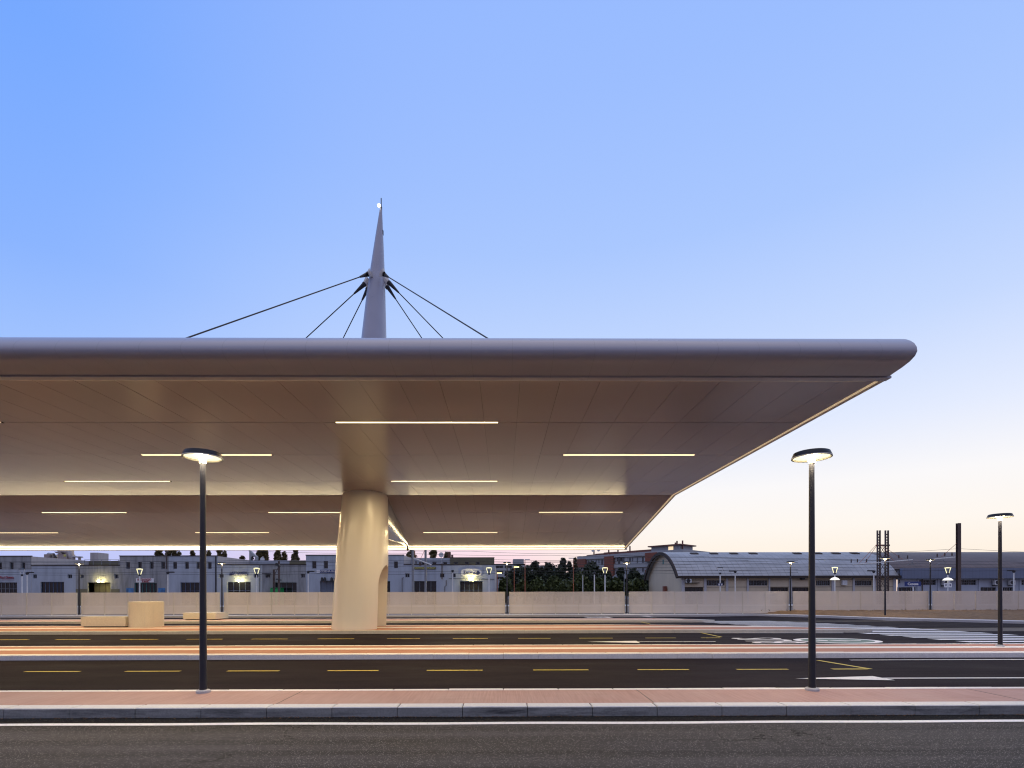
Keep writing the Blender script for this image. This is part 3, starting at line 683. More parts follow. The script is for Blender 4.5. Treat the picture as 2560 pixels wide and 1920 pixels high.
# A
topA = Z(1391, 40); xa0, xa1 = X(-160), X(79)
t = thing('workshop', 'leftmost two storey workshop block with a red lettered sign over a dark gate', 'workshop', ((xa0+xa1)/2, WY, 0), GW)
wA = [rect((-5.5,5,1406,1423.5)), rect((24,34,1406,1423.5)), rect((54,63,1406,1423.5))]; dA = [rect((-20,43,1456,1520))]
zband = Z(1424, 40)
MB().wall(xa0, xa1, zband, topA, WY, wA).build('wall', 'wall_grimy', t); MB().wall(xa0, xa1, -.1, zband, WY-.03, dA).build('wall', 'wall_painted', t)
m = MB(); m.quad((xa1,WY-.03,-.1),(xa1,WY-.03,topA),(xa1,WY+16,topA),(xa1,WY+16,-.1)); m.quad((xa0,WY+16,-.1),(xa1,WY+16,-.1),(xa1,WY+16,topA),(xa0,WY+16,topA)); m.build('side_wall', 'wall_pale', t)
MB().box(xa0, xa1+.05, WY-.08, WY+.12, topA, topA+.12).build('coping', 'roof_brown', t); MB().quad((xa0,WY,topA-.02),(xa1,WY,topA-.02),(xa1,WY+16,topA-.02),(xa0,WY+16,topA-.02)).build('roof', 'roof_brown', t)
for h in wA: opening(t, h, WY, nv=0)
opening(t, dA[0], WY-.03, 'gate', 'frame_grey', 'glass_dark', 5, 3)
sg = MB().box(X(-1), X(38), WY-.07, WY-.04, Z(1450,20), Z(1439.5,20)).build('sign_board', 'wall_painted', t)
letter('Ricci Gionata', (X(18.5), WY-.1, Z(1443.2,20)), X(36)-X(1.5), .36, 'text_red', sg)
MB().box(X(1), X(37), WY-.09, WY-.071, Z(1447.2,20), Z(1446.6,20)).build('sign_rule', 'text_navy', sg); MB().box(X(6), X(36), WY-.09, WY-.071, Z(1449.6,20), Z(1449.1,20)).build('sign_rule', 'text_red', sg)
# B
x0, x1 = X(79), X(299); topB = Z(1414.5, 190)
t = thing('workshop', 'low workshop block with a lit yellow garage opening and rooftop ducts', 'workshop', ((x0+x1)/2, WY, 0), GW)
ws = [rect((82,92,1436,1446)), rect((169,180,1436,1446)), rect((200,209,1436,1446)), rect((286,296,1435.5,1446))]; d1 = rect((101,160,1454.5,1520)); d2 = rect((219,276,1456,1520))
block(t, x0, x1, topB, 26, [(x0, X(189), 'wall_painted'), (X(189), x1, 'wall_grimy')], ws+[d1,d2])
for h in ws: opening(t, h, WY, nv=1)
opening(t, d1, WY, 'gate', 'frame_blue', 'glass_dark', 5, 1); opening(t, d2, WY, 'garage_opening', 'rust_steel', 'wall_olive', 3, 1, rec=1.3)
flood(t, 246, 1453, WY)
MB().box(X(190), X(218), WY-.035, WY-.005, -.1, Z(1472.5,200)).build('painted_dado', 'wall_olive', t); MB().box(X(277), X(299), WY-.035, WY-.005, -.1, Z(1472.5,290)).build('painted_dado', 'wall_olive', t)
MB().box(X(216,91), X(300,91), 91, 91.3, topB-.1, Z(1402.5,260,91)).build('parapet', 'wall_olive', t)
m = MB(); 
for px in (212,233,254,275,297): m.box(X(px,82)-.03, X(px,82)+.03, 81.97, 82.03, topB, topB+1.1)
m.box(X(212,82), X(297,82), 81.98, 82.02, topB+1.05, topB+1.1); m.box(X(212,82), X(297,82), 81.98, 82.02, topB+.55, topB+.59); m.build('roof_railing', 'steel', t)
bxa, bxb = X(225.5,93), X(246,93)
MB().box(bxa, bxb, 93, 95.4, topB, Z(1381.5,235,93)).build('stair_cabin', 'wall_pale', t)
dy = 97.0; m = MB(); zt = lambda p: Z(p, 145, dy)
m.box(X(110,dy), X(124,dy), dy, dy+2, topB, zt(1385.5)); m.tube([at_y(122,1388.5,dy+1), at_y(131,1389,dy+1), at_y(135.5,1396,dy+1)], .55, 10)
m.box(X(141,dy), X(163,dy), dy+.3, dy+2.3, topB, zt(1384.5)); m.tube([at_y(150,1387,dy+1.2), at_y(151,1379,dy+1.2), at_y(163,1379,dy+1.2), at_y(174,1381,dy+1.2), at_y(176,1398,dy+1.2)], [.6,.65,.75,.75,.6], 12)
m.add([at_y(135,1379,dy), at_y(150,1379,dy), at_y(156,1385,dy), at_y(140,1383,dy), at_y(135,1379,dy+1.5), at_y(150,1379,dy+1.5), at_y(156,1385,dy+1.5), at_y(140,1383,dy+1.5)], [(0,1,2,3),(7,6,5,4),(0,4,5,1),(1,5,6,2),(2,6,7,3),(3,7,4,0)])
m.build('extractor_unit', 'duct_metal', t, smooth=True)
MB().box(X(156.5,dy), X(161.5,dy), dy+.22, dy+.29, zt(1391), zt(1386)).build('unit_label', 'text_yellow', t)
m = MB()
for px, py in ((185,1391),(199,1392)): m.lathe([(.22,-1.6),(.22,-.2),(.55,-.15),(.5,.05),(.05,.1)], 10, at_y(px, py, dy))
m.build('roof_vent', 'duct_metal', t)
# C
x0, x1 = X(299), X(545); topC = Z(1390.5, 420)
t = thing('workshop', 'two storey workshop block with a car wash sign and blue graffiti', 'workshop', ((x0+x1)/2, WY, 0), GW)
ws = [rect((p, p+10, 1405, 1422.5)) for p in (315,344.5,374,403,432.5,462,491,519)]; d1 = rect((336,392,1457,1520)); d2 = rect((451,508,1456,1520))
block(t, x0, x1, topC, 18, [(x0, X(422), 'wall_grimy'), (X(422), x1, 'wall_painted')], ws+[d1,d2])
for h in ws: opening(t, h, WY, nv=0)
opening(t, d1, WY, 'shop_front', 'frame_teal', 'glass_dark', 5, 0); opening(t, d2, WY, 'gate', 'frame_blue', 'glass_dark', 4, 2)
MB().box(X(538), X(541.5), WY-.04, WY-.005, -.1, topC-.05).build('building_joint', 'dark_metal', t)
sg = MB().box(X(341), X(386), WY-.10, WY-.03, Z(1456,360), Z(1445.5,360)).build('sign_board', 'sign_white', t)
letter('AUTOLAVAGGIO', (X(362), WY-.13, Z(1448.7,360)), X(379)-X(344), .34, 'text_red', sg); letter('A MANO', (X(365), WY-.13, Z(1453.6,360)), X(374)-X(356), .34, 'text_red', sg)
m = MB(); m.box(X(316), X(334), WY-.05, WY-.01, -.1, Z(1470,325)); m.build('graffiti_panel', 'graffiti_blue', t); MB().box(X(396), X(413), WY-.05, WY-.01, -.1, Z(1470,405)).build('graffiti_panel', 'graffiti_blue', t)
pipe(t, [(416,1378),(416,1422)], WY, .07)
# D
x0, x1 = X(545), X(765); topD = Z(1412.5, 650)
t = thing('workshop', 'low workshop block with a navy tinsmith sign above a floodlit gate', 'workshop', ((x0+x1)/2, WY, 0), GW)
ws = [rect((548,559,1435,1444.5)), rect((635,646,1434.5,1444.5)), rect((664,675,1435,1444.5)), rect((752,762,1434.5,1444.5))]; d1 = rect((568,626.5,1454.5,1520)); d2 = rect((685,741.5,1456,1520))
block(t, x0, x1, topD, 24, [(x0, X(655), 'wall_painted'), (X(655), x1, 'wall_grimy')], ws+[d1,d2])
for h in ws: opening(t, h, WY, nv=1)
opening(t, d1, WY, 'gate', 'frame_blue', 'glass_dark', 3, 2); opening(t, d2, WY, 'gate', 'frame_grey', 'glass_dark', 3, 2, rec=.6); flood(t, 596, 1452, WY)
MB().box(X(661.5), X(677), WY-.9, WY-.02, Z(1435,670), Z(1433.6,670)).build('awning', 'dark_metal', t)
MB().box(X(545,90), X(765,90), 90, 90.4, topD-.1, Z(1401,650,90)).build('parapet', 'wall_painted', t); MB().box(X(725,89.8), X(765,89.8), 89.6, 89.95, topD-.1, Z(1401.5,740,90)).build('parapet', 'wall_olive', t)
sg = MB().box(X(574), X(619), WY-.10, WY-.03, Z(1438.5,596), Z(1434.2,596)).build('sign_board', 'text_navy', t)
letter('LATTONIERI', (X(597), WY-.13, Z(1431.2,596)), X(618)-X(576), .30, 'text_navy', sg); letter('BARTOLINI', (X(605), WY-.13, Z(1436.4,596)), X(618)-X(592), .19, 'text_white', sg)
MB().add([(X(581),WY-.11,Z(1438,585)),(X(590),WY-.11,Z(1434.5,585)),(X(592),WY-.11,Z(1435.4,585)),(X(585),WY-.11,Z(1438,585))], [(0,1,2,3)]).build('sign_mark', 'text_white', sg)
gb = thing('green_skip', 'bright green container in the open gate behind the signal mast', 'container', ((X(687)+X(711))/2, WY+.2, 0))
MB().bevel_box(X(687), X(711), WY-1.6, WY-.2, 0, Z(1470.5,700), .1).build('bin_body', 'green_plastic', gb); MB().box(X(687)-.05, X(711)+.05, WY-1.65, WY-.15, Z(1470.5,700), Z(1469.6,700)).build('lid', 'green_plastic', gb)
pipe(t, [(648.5,1412),(648.5,1480)], WY, .06, 'steel')
# E
x0, x1 = X(765), X(1010); topE = Z(1388.5, 900)
t = thing('workshop', 'two storey workshop block half hidden by the column, with blue lettered sign', 'workshop', ((x0+x1)/2, WY, 0), GW)
ws = [rect((p, p+11, 1402.5, 1421.5)) for p in (780,809,838,867,897,926,955)] + [rect((984.5,995,1403.5,1420.5))]; d1 = rect((800,857,1453,1520)); d2 = rect((918,975.5,1452.5,1520))
block(t, x0, x1, topE, 14, [(x0, x1, 'wall_painted')], ws+[d1,d2])
for h in ws: opening(t, h, WY, nv=0)
opening(t, d1, WY, 'gate', 'frame_grey', 'glass_pale', 3, 1); opening(t, d2, WY, 'gate', 'frame_teal', 'glass_dark', 3, 1)
sg = MB().box(X(801), X(890), WY-.10, WY-.03, Z(1432,850), Z(1424.5,850)).build('sign_board', 'sign_blue', t); MB().box(X(792), X(800.6), WY-.10, WY-.03, Z(1432,800), Z(1425.5,800)).build('sign_panel', 'sign_white', t)
letter('CESENA RAD', (X(822.5), WY-.13, Z(1428.2,820)), X(843)-X(802), .30, 'text_white', sg)
m = MB()
for px in (805,812,829,838,850): m.lathe([(.22,0),(.18,.45),(.05,.6)], 8, at_y(px, 1452.5, WY-.3))
m.build('gate_ornament', 'dark_metal', t)
MB().box(X(804), X(855), WY-.5, WY-.02, Z(1453.2,830), Z(1451.8,830)).build('ledge', 'dark_metal', t)
# F
x0, x1 = X(1010), X(1237); topF = Z(1412, 1120)
t = thing('workshop', 'rightmost low workshop block with an oval sign above a floodlit open gate', 'workshop', ((x0+x1)/2, WY, 0), GW)
ws = [rect((1013,1024,1433.5,1443.5)), rect((1100,1111,1433.5,1443.5)), rect((1129,1139.5,1433.5,1443.5))]; d1 = rect((1035,1091,1452.5,1520)); d2 = rect((1149,1206.5,1453,1520))
block(t, x0, x1, topF, 22, [(x0, x1, 'wall_painted')], ws+[d1,d2])
for h in ws: opening(t, h, WY, nv=1)
opening(t, d1, WY, 'gate', 'frame_grey', 'glass_dark', 3, 1); opening(t, d2, WY, 'gate', 'frame_blue', 'glass_dark', 4, 2, rec=.8); flood(t, 1177.5, 1447, WY)
UY = 86.0
hs = [rect((p, p+10, 1405, 1411.5), UY) for p in (1054,1081,1108)]; MB().wall(X(1010,UY), X(1126,UY), topF-.3, Z(1395,1070,UY), UY, hs).build('upper_wall', 'wall_painted', t)
for h in hs: opening(t, h, UY, nv=0)
hs = [rect((p, p+10, 1404.5, 1410.5), UY-.3) for p in (1135,1162,1190)]; MB().wall(X(1126,UY), X(1236,UY), topF-.3, Z(1394.5,1180,UY), UY-.3, hs).build('upper_wall', 'wall_olive', t)
for h in hs: opening(t, h, UY-.3, nv=0)
MB().box(X(1126,UY), X(1236.5,UY), UY-.35, UY+.2, Z(1394.5,1180,UY), Z(1393.6,1180,UY)).build('coping', 'roof_brown', t); MB().box(X(1119,92), X(1126,92), 92, 93, topF, Z(1379.5,1122,92)).build('chimney', 'roof_tile', t); MB().box(X(1128,92), X(1132,92), 92, 93, topF, Z(1387,1130,92)).build('chimney', 'roof_tile', t)
sg = MB().box(X(1036), X(1090), WY-.10, WY-.03, Z(1423.5,1060), Z(1417,1060)).build('sign_board', 'wall_olive', t); letter('CARROZZERIA JOLLY', (X(1063), WY-.13, Z(1420.2,1060)), X(1089)-X(1037), .28, 'text_yellow', sg)
c = at_y(1178, 1431.5, WY-.08); sg = MB().loft([[(c.x+1.62*math.copysign(abs(math.cos(t_))**.7,math.cos(t_)), yy, c.z+.62*math.copysign(abs(math.sin(t_))**.7,math.sin(t_))) for t_ in [2*math.pi*i/32 for i in range(32)]] for yy in (WY-.12, WY-.04)]).build('sign_board', 'sign_white', t)
letter('3mms', (c.x-.25, WY-.15, c.z), 1.9, .62, 'text_navy', sg); MB().loft([[(c.x+1.05+.3*math.cos(q*math.pi/8), yy, c.z-.05+.3*math.sin(q*math.pi/8)) for q in range(16)] for yy in (WY-.16, WY-.125)]).build('sign_mark', 'text_navy', sg)
m = MB(); q = at_y(1103,1387,84); m.loft([[(q.x+r*math.cos(i*math.pi/8), 84+dy_, q.z+r*math.sin(i*math.pi/8)) for i in range(16)] for r, dy_ in ((.42,0),(.3,.15),(.05,.2))]); m.box(q.x-.03,q.x+.03,84.1,84.16,topF,q.z); m.build('satellite_dish', 'ac_white', t)
pipe(t, [(1005.5,1480),(1005.5,1444.5),(1009,1444)], WY, .07, 'steel'); pipe(t, [(1105,1408),(1105,1448)], WY, .08); pipe(t, [(1112,1480),(1112,1466),(1115.5,1464),(1115.5,1450)], WY, .05); pipe(t, [(1122,1446.5),(1236,1448)], WY, .04, 'dark_metal')

# bell gable behind the roofs
YB = 115.0
bt = thing('bell_gable', 'grey sloping bell gable with a small bell opening above the low roof', 'bell tower', (X(631,YB), YB, 0))
o = [at_y(*p, YB) for p in ((623,1402),(623,1376),(641,1391.5),(640.5,1402))]; hole = [at_y(*p, YB) for p in ((627,1401),(627,1393),(632,1389.5),(637,1393.5),(637,1401))]
m = MB()
def slab(m, pts, y0, y1):
    n = len(pts); m.add([(p.x,y0,p.z) for p in pts]+[(p.x,y1,p.z) for p in pts], [tuple(range(n)), tuple(range(2*n-1,n-1,-1))]+[(i,n+i,n+(i+1)%n,(i+1)%n) for i in range(n)])
slab(m, [o[0], hole[0], hole[1], hole[2], at_y(632,1384,YB), o[1]], YB, YB+1.0); slab(m, [hole[4], o[3], o[2], at_y(632,1384,YB), hole[2], hole[3]], YB, YB+1.0)
m.box(o[0].x, o[3].x, YB, YB+1, -.1, o[0].z); m.build('wall', 'apartment_grey', bt)
MB().lathe([(.34,0),(.22,.35),(.08,.5)], 12, at_y(632,1398.5,YB+.5)).build('bell', 'rust_steel', bt); MB().tube([at_y(623.3,1378,YB+.5), at_y(623.3,1368,YB+.5)], .05, 6).build('finial', 'dark_metal', bt)
dsh = thing('satellite_dish', 'round pale satellite dish on the roof beside the bell gable', 'dish', at_y(656,1401,91)); q = at_y(656,1398.5,91)
m = MB(); m.loft([[(q.x+r*math.cos(i*math.pi/10), 91+d_, q.z+r*math.sin(i*math.pi/10)) for i in range(20)] for r, d_ in ((.40,0),(.3,.12),(.04,.18))]); m.build('reflector', 'ac_white', dsh, smooth=True); MB().box(q.x-.03, q.x+.03, 91.1, 91.16, topD-.1, q.z).build('mount', 'steel', dsh)

# ------------------------------------------------------------------ concrete flats and red-grey flats
YG = 150.0
t = thing('apartment_block', 'dark concrete block with stacked balconies behind the tree belt', 'flats', (X(1290,YG), YG, 0))
hs = [rect((a, b, c, c+6.5), YG) for a, b in ((1240,1258),(1262,1280),(1284,1304)) for c in (1414,1428,1442)]
MB().wall(X(1225,YG), X(1312,YG), 0, Z(1409.5,1270,YG), YG, hs, 1.2).build('wall', 'apartment_grey', t)
for h in hs: opening(t, h, YG, 'balcony', 'frame_grey', 'glass_dark', 1, 0, rec=1.1, fw=.2)
MB().box(X(1225,YG), X(1312,YG), YG, YG+12, Z(1409.5,1270,YG)-.3, Z(1409.5,1270,YG)).build('roof', 'roof_brown', t); MB().box(X(1283,YG), X(1310,YG), YG+1, YG+7, Z(1410,1290,YG), Z(1397,1290,YG)).build('stair_tower', 'apartment_grey', t)
MB().box(X(1312,YG), X(1376,YG), YG+3, YG+14, 0, Z(1412.5,1340,YG)).build('rear_wing', 'apartment_grey', t)

A, B = Vector((at_y(1446,1400,156).x, 156, 0)), Vector((at_y(1709,1400,130).x, 130, 0)); L = (B-A).length; ux = (B-A).normalized(); un = Vector((ux.y, -ux.x, 0))   # un: out of the facade
def face_pt(px, py):
    d = ray(px, py); o = Vector((0,0,CAM_H)); tt = (A-o).dot(un)/d.dot(un); p = o+d*tt; return (p-A).dot(ux), p.z
class FB(MB):        # builder in facade coordinates: s along, o outwards, z
    def fbox(s, s0, s1, o0, o1, z0, z1):
        P = lambda a, b, c: tuple(A+ux*a+un*b+Vector((0,0,c)))
        return s.add([P(s0,o1,z0),P(s1,o1,z0),P(s1,o0,z0),P(s0,o0,z0),P(s0,o1,z1),P(s1,o1,z1),P(s1,o0,z1),P(s0,o0,z1)], [(0,3,2,1),(4,5,6,7),(0,1,5,4),(1,2,6,5),(2,3,7,6),(3,0,4,7)])
def frect(r):
    (a, z1), (b, _) = face_pt(r[0], r[2]), face_pt(r[1], r[2]); z0 = face_pt((r[0]+r[1])/2, r[3])[1]; zt = face_pt((r[0]+r[1])/2, r[2])[1]; return a, b, z0, zt
t = thing('apartment_block', 'long stepped block of flats in grey concrete and brick red panels', 'flats', A)
ztop = face_pt(1577, 1382)[1]
FB().fbox(0, L, -14, 0, 0, ztop).build('wall', 'apartment_grey', t)
for i in range(4):
    z = ztop-1.1-3.0*i; FB().fbox(-.1, L+.1, 0.002, .5, z-.0, z+1.05).build('balcony_band', 'apartment_grey', t)
for r in ((1446,1467,1398,1419),(1515,1537,1391,1440),(1617,1646,1382,1404.5),(1617,1640,1424,1440)):
    a, b, c, d = frect(r); FB().fbox(a, b, .003, .9, c, d).build('brick_panel', 'apartment_red', t)
wins = [(1469,1473),(1476.5,1480),(1489,1492),(1496,1499),(1503,1508),(1513,1516),(1525,1531),(1534,1537.5),(1545,1551),(1555,1560),(1564,1567),(1573,1577.5),(1580,1583),(1592,1595),(1605,1610),(1612,1616),(1647,1653),(1657,1662)]
for i in range(4):
    z1 = ztop-1.25-3.0*i
    for j, (p, q) in enumerate(wins):
        if i and rnd.random() < .25: continue
        a, b, _, _ = frect((p, q, 1400, 1410)); tall = 1.75 if (i+j) % 3 else 1.2
        o = FB().fbox(a, b, .004, .05, z1-tall, z1-.05).build('window', 'sign_white' if (i*7+j) % 5 == 0 else 'frame_grey', t); FB().fbox(a+.12, b-.12, .051, .06, z1-tall+.1, z1-.15).build('pane', 'glass_dark', o)
for r in ((1543,1561,1393,1402.5),(1543,1560,1412,1420),(1468,1474,1401,1408)):
    a, b, c, d = frect(r); FB().fbox(a, b, .005, .04, c, d).build('loggia', 'roof_brown', t)
for i, (p0, p1, h_) in enumerate(((1460,1480,.35),(1480,1515,.6),(1500,1530,.8),(1535,1580,.7),(1555,1625,.8))):
    a, b, _, _ = frect((p0, p1, 1380, 1390)); FB().fbox(a, b, -6, -1.2-.3*i, ztop, ztop+h_).build('tiled_roof', 'roof_tile', t)
a, b, _, _ = frect((1617,1688,1370,1380)); FB().fbox(a, b, -9, -2.2, ztop, ztop+1.3).build('penthouse', 'apartment_grey', t); FB().fbox(a-.5, b+.8, -9.5, -1.2, ztop+1.3, ztop+1.6).build('penthouse_roof', 'roof_tile', t)
a, b, _, _ = frect((1660,1672,1370,1380)); FB().fbox(a, b, -2.2, -2.15, ztop+.15, ztop+1.1).build('lit_window', 'lit_window', t)
for px in (1468,1505,1528,1558,1690,1676,1672):
    a = face_pt(px, 1380)[0]; FB().fbox(a, a+.28, -3.2, -2.9, ztop, ztop+rnd.uniform(1.6,2.6)).build('chimney', 'roof_tile', t)
for px in (1477,1491,1555):
    a = face_pt(px, 1385)[0]; P = A+ux*a+un*-1+Vector((0,0,ztop+1.6)); MB().loft([[(P.x+r*math.cos(i*math.pi/8), P.y+d_, P.z+r*math.sin(i*math.pi/8)) for i in range(16)] for r, d_ in ((.45,0),(.3,.15),(.05,.2))]).build('satellite_dish', 'ac_white', t)

# ------------------------------------------------------------------ vaulted sheds on the right
SYf, SYb = 75.0, 92.0; gx = at_y(1704, 1440, SYf).x; ex = at_y(2240, 1434, SYf).x; ze = at_y(1704,1438.5,SYf).z; zr_ = at_y(1658.6,1384,83.5).z
half = (SYb-SYf)/2; rise = zr_-ze; RR = (half*half+rise*rise)/(2*rise); cz = zr_-RR; ang = math.asin(half/RR)
def vault(r, n=28, over=0.0): return [(83.5+r*math.sin(-ang-over+(2*ang+2*over)*i/n), cz+r*math.cos(-ang-over+(2*ang+2*over)*i/n)) for i in range(n+1)]
t = thing('vaulted_shed', 'long cream shed with a grey vaulted metal roof and round gable', 'shed', ((gx+ex)/2, 83.5, 0))
MB().extrude_x(vault(RR+.18, over=.035) + vault(RR+.02, over=.035)[::-1], gx-.6, ex+.2, n=1).build('roof', 'vault_sheet', t, smooth=True, sharp=40)
MB().extrude_x(vault(RR+.20, over=.045) + vault(RR-.30, over=.03)[::-1], gx-.85, gx-.601).build('verge', 'roof_brown', t, smooth=True, sharp=40)
MB().box(gx-.6, ex+.2, SYf-.75, SYf-.28, ze-.42, ze-.08).build('gutter', 'roof_brown', t)
pr = vault(RR-.02); MB().add([(gx,SYf,-.1),(gx,SYb,-.1)] + [(gx,p[0],p[1]) for p in pr[::-1]], [tuple(range(len(pr)+2))]).build('gable_wall', 'wall_cream', t)
def rs(r): return (at_y(r[0],1450,SYf).x, at_y(r[1],1450,SYf).x, at_y((r[0]+r[1])/2,r[3],SYf).z, at_y((r[0]+r[1])/2,r[2],SYf).z)
hw_ = [rs((p, q, 1451, 1464)) for p, q in ((1766,1812),(1872,1919),(2040,2076),(2137,2180))]; hd = [rs((p, q, 1468.5, 1520)) for p, q in ((1712,1758),(1925,1971),(1980,2023))]
MB().wall(gx, ex, -.1, ze+.1, SYf, hw_+hd).build('front_wall', 'wall_cream', t)
for h in hw_: opening(t, h, SYf, 'window', 'frame_grey', 'glass_dark', 6, 1, fw=.05)
for h in hd: opening(t, h, SYf, 'gate', 'rust_steel', 'glass_dark', 4, 0)
m = MB()
for p, q in ((1704,1711),(1759.5,1765.5),(1814,1820),(1866.5,1871.5),(1921,1924.5),(1972.5,1979),(2026,2032),(2078,2084),(2131,2136),(2182,2188),(2232,2239)): a, b, _, _ = rs((p, q, 1450, 1460)); MB().box(a, b, SYf-.14, SYf-.003, -.1, ze-.15).build('pilaster', 'far_kerb', t)
m = MB()
for yy in (1450,1467.5): z = at_y(1900, yy, SYf).z; m.box(gx+.2, ex-.2, SYf-.03, SYf-.004, z-.025, z+.025)
m.build('panel_joint', 'roof_brown', t)
for px in (1726,1775,1824.6,1873,1983,2034,2080,2127):      # roof lights lie on the vault
    th = -.33*ang; x_ = at_y(px, 1398, 83.5+RR*math.sin(th)).x; m = MB(); q = []
    for d in (-.035,.035): q.append((83.5+(RR+.30)*math.sin(th+d), cz+(RR+.30)*math.cos(th+d)))
    q += [(83.5+(RR+.1)*math.sin(th+.035), cz+(RR+.1)*math.cos(th+.035)), (83.5+(RR+.1)*math.sin(th-.035), cz+(RR+.1)*math.cos(th-.035))]
    m.extrude_x(q, x_, x_+1.15); m.build('roof_light', 'roof_brown', t)
def ac(t, px0, px1, y0, y1):
    a, b, c, d = rs((px0, px1, y0, y1)); o = MB().bevel_box(a, b, SYf-.65, SYf-.25, c, d, .03).build('air_conditioner', 'ac_white', t)
    MB().loft([[((a+b)/2-.08+.30*math.cos(i*math.pi/10), yy, (c+d)/2+.28*math.sin(i*math.pi/10)) for i in range(20)] for yy in (SYf-.67, SYf-.645)]).build('fan_grille', 'dark_metal', o)
    MB().box(a+.05, b-.05, SYf-.5, SYf-.15, c-.12, c-.01).build('bracket', 'dark_metal', o)
ac(t, 1712, 1725, 1447.5, 1456.5)
a, b, c, d = rs((1727,1745,1456.5,1459.5)); MB().box(a, b, SYf-.6, SYf-.02, d-.1, d).build('shelf', 'roof_brown', t)
a, b, c, d = rs((2102,2114,1451,1463)); MB().box(a, b, SYf-.4, SYf-.02, c, d).build('meter_cabinet', 'ac_white', t)
a, b, c, d = rs((1999,2008,1444,1449)); MB().bevel_box(a, b, SYf-.5, SYf-.15, c, d, .05).build('flood_light', 'dark_metal', t)
p = at_y(1660,1412,83.5); k_ = gx/p.x if p.x else 1
MB().box(gx-.04, gx-.002, 83.2, 83.9, cz+RR-1.75, cz+RR-1.0).build('gable_vent', 'frame_teal', t)
MB().box(gx-.5, gx-.1, 81.5, 82.4, 0, 2.9).build('red_cabinet', 'apartment_red', t)
# second shed
t = thing('vaulted_shed', 'blue clad shed with a dark brown roof at the far right', 'shed', (ex+25, 83.5, 0)); e2 = ex+58
MB().extrude_x(vault(RR+.15, over=.03) + vault(RR, over=.03)[::-1], ex+.21, e2).build('roof', 'vault_brown', t, smooth=True, sharp=40)
zc0, zc1 = at_y(2400,1446.5,SYf).z, at_y(2400,1421,SYf).z
MB().box(ex+.25, e2, SYf-.9, SYf-.4, zc0, zc1).build('cladding', 'blue_cladding', t); MB().box(ex+.25, e2, SYf-.4, SYf+3.5, zc1-.3, zc1-.05).build('gutter_deck', 'roof_brown', t)
hw_ = [rs((p, q, 1450, 1462.5)) for p, q in ((2298,2340),(2401,2441),(2551,2590))]; hd = [rs((p, q, 1468, 1520)) for p, q in ((2246,2289),(2450,2491),(2507,2533))]
MB().wall(ex+.22, e2, -.1, zc1-.2, SYf, hw_+hd).build('front_wall', 'wall_bluegrey', t)
for h in hw_: opening(t, h, SYf, 'window', 'frame_grey', 'glass_dark', 6, 1, fw=.05)
for h in hd: opening(t, h, SYf, 'gate', 'frame_grey', 'glass_dark', 3, 0)
m = MB()
for p in (2292,2343,2395,2445,2496,2547): a, b, _, _ = rs((p, p+4.5, 1450, 1460)); MB().box(a, b, SYf-.12, SYf-.003, -.1, zc0-.02).build('pilaster', 'wall_bluegrey', t)
ac(t, 2350, 2366, 1451, 1463); ac(t, 2477, 2493, 1450.5, 1462); ac(t, 2516, 2528, 1451, 1462)
pipe(t, [(2249,1449),(2249,1457),(2246,1458)], SYf, .06); pipe(t, [(2306,1448),(2306,1480)], SYf, .06)

# ------------------------------------------------------------------ trees
def leaves(m, c, r, n, size, squash=1.0, shape=None):
    for _ in range(n):
        while True:
            p = Vector((rnd.uniform(-1,1), rnd.uniform(-1,1), rnd.uniform(-1,1)))
            if p.length <= 1: break
        p = p.normalized()*(p.length**.55)*(1.45 if rnd.random() < .10 else 1)
        q = Vector((c[0]+p.x*r, c[1]+p.y*r, c[2]+p.z*r*squash)); u = Vector((rnd.gauss(0,1), rnd.gauss(0,1), rnd.gauss(0,1))).normalized(); v = u.cross(Vector((rnd.gauss(0,1), rnd.gauss(0,1), rnd.gauss(0,1)))).normalized()
        s_ = size*rnd.uniform(.6,1.3); m.add([q+u*s_, q+v*s_*.6, q-u*s_, q-v*s_*.6], [(0,1,2,3)])
def trunk(m, base, h, r, limbs=5, spread=1.5):
    x, y = base; m.tube([(x,y,-.1),(x+.1,y,h*.4),(x-.05,y+.1,h*.7),(x,y,h)], [r,r*.8,r*.55,r*.2], 8)
    for i in range(limbs):
        a = i*2.4; z = h*(.35+.5*i/limbs); m.tube([(x,y,z),(x+math.cos(a)*spread*.5,y+math.sin(a)*spread*.5,z+h*.1),(x+math.cos(a)*spread,y+math.sin(a)*spread,z+h*.2)], [r*.4,r*.28,r*.08], 6)
def poplar(name, label, cat, group, px, Y, ytop, wpx, ybot=1440, mat='leaf_poplar', clumps=26, conical=False, dens=1.0, leaf=.30):
    x = at_y(px, 1400, Y).x; zt = at_y(px, ytop, Y).z; W = wpx/1280*Y/2; zb = at_y(px, ybot, Y).z
    t = thing(name, label, cat, (x, Y, 0), group); m = MB()
    for i in range(clumps):
        f = (i+rnd.random())/clumps; z = zb+(zt-zb)*f
        env = W*((1-f)**.8*1.0+.06) if conical else W*(math.sin(math.pi*min(1, .12+.88*f*.98))**.6)
        a = rnd.uniform(0, 6.28); rr_ = env*math.sqrt(rnd.random())*.78; cr = max(.35, W*rnd.uniform(.16,.42))*(.65 if conical and f > .6 else 1)
        leaves(m, (x+math.cos(a)*rr_, Y+math.sin(a)*rr_, z-cr*.4), cr, int(60*dens*max(.5,cr)), leaf, 1.25 if not conical else .55)
    m.build('crown', mat, t); m = MB(); trunk(m, (x, Y), zt*.92, .28, 6, W*.6); m.build('trunk', 'bark', t); return t
GP = 'poplars behind the workshops'
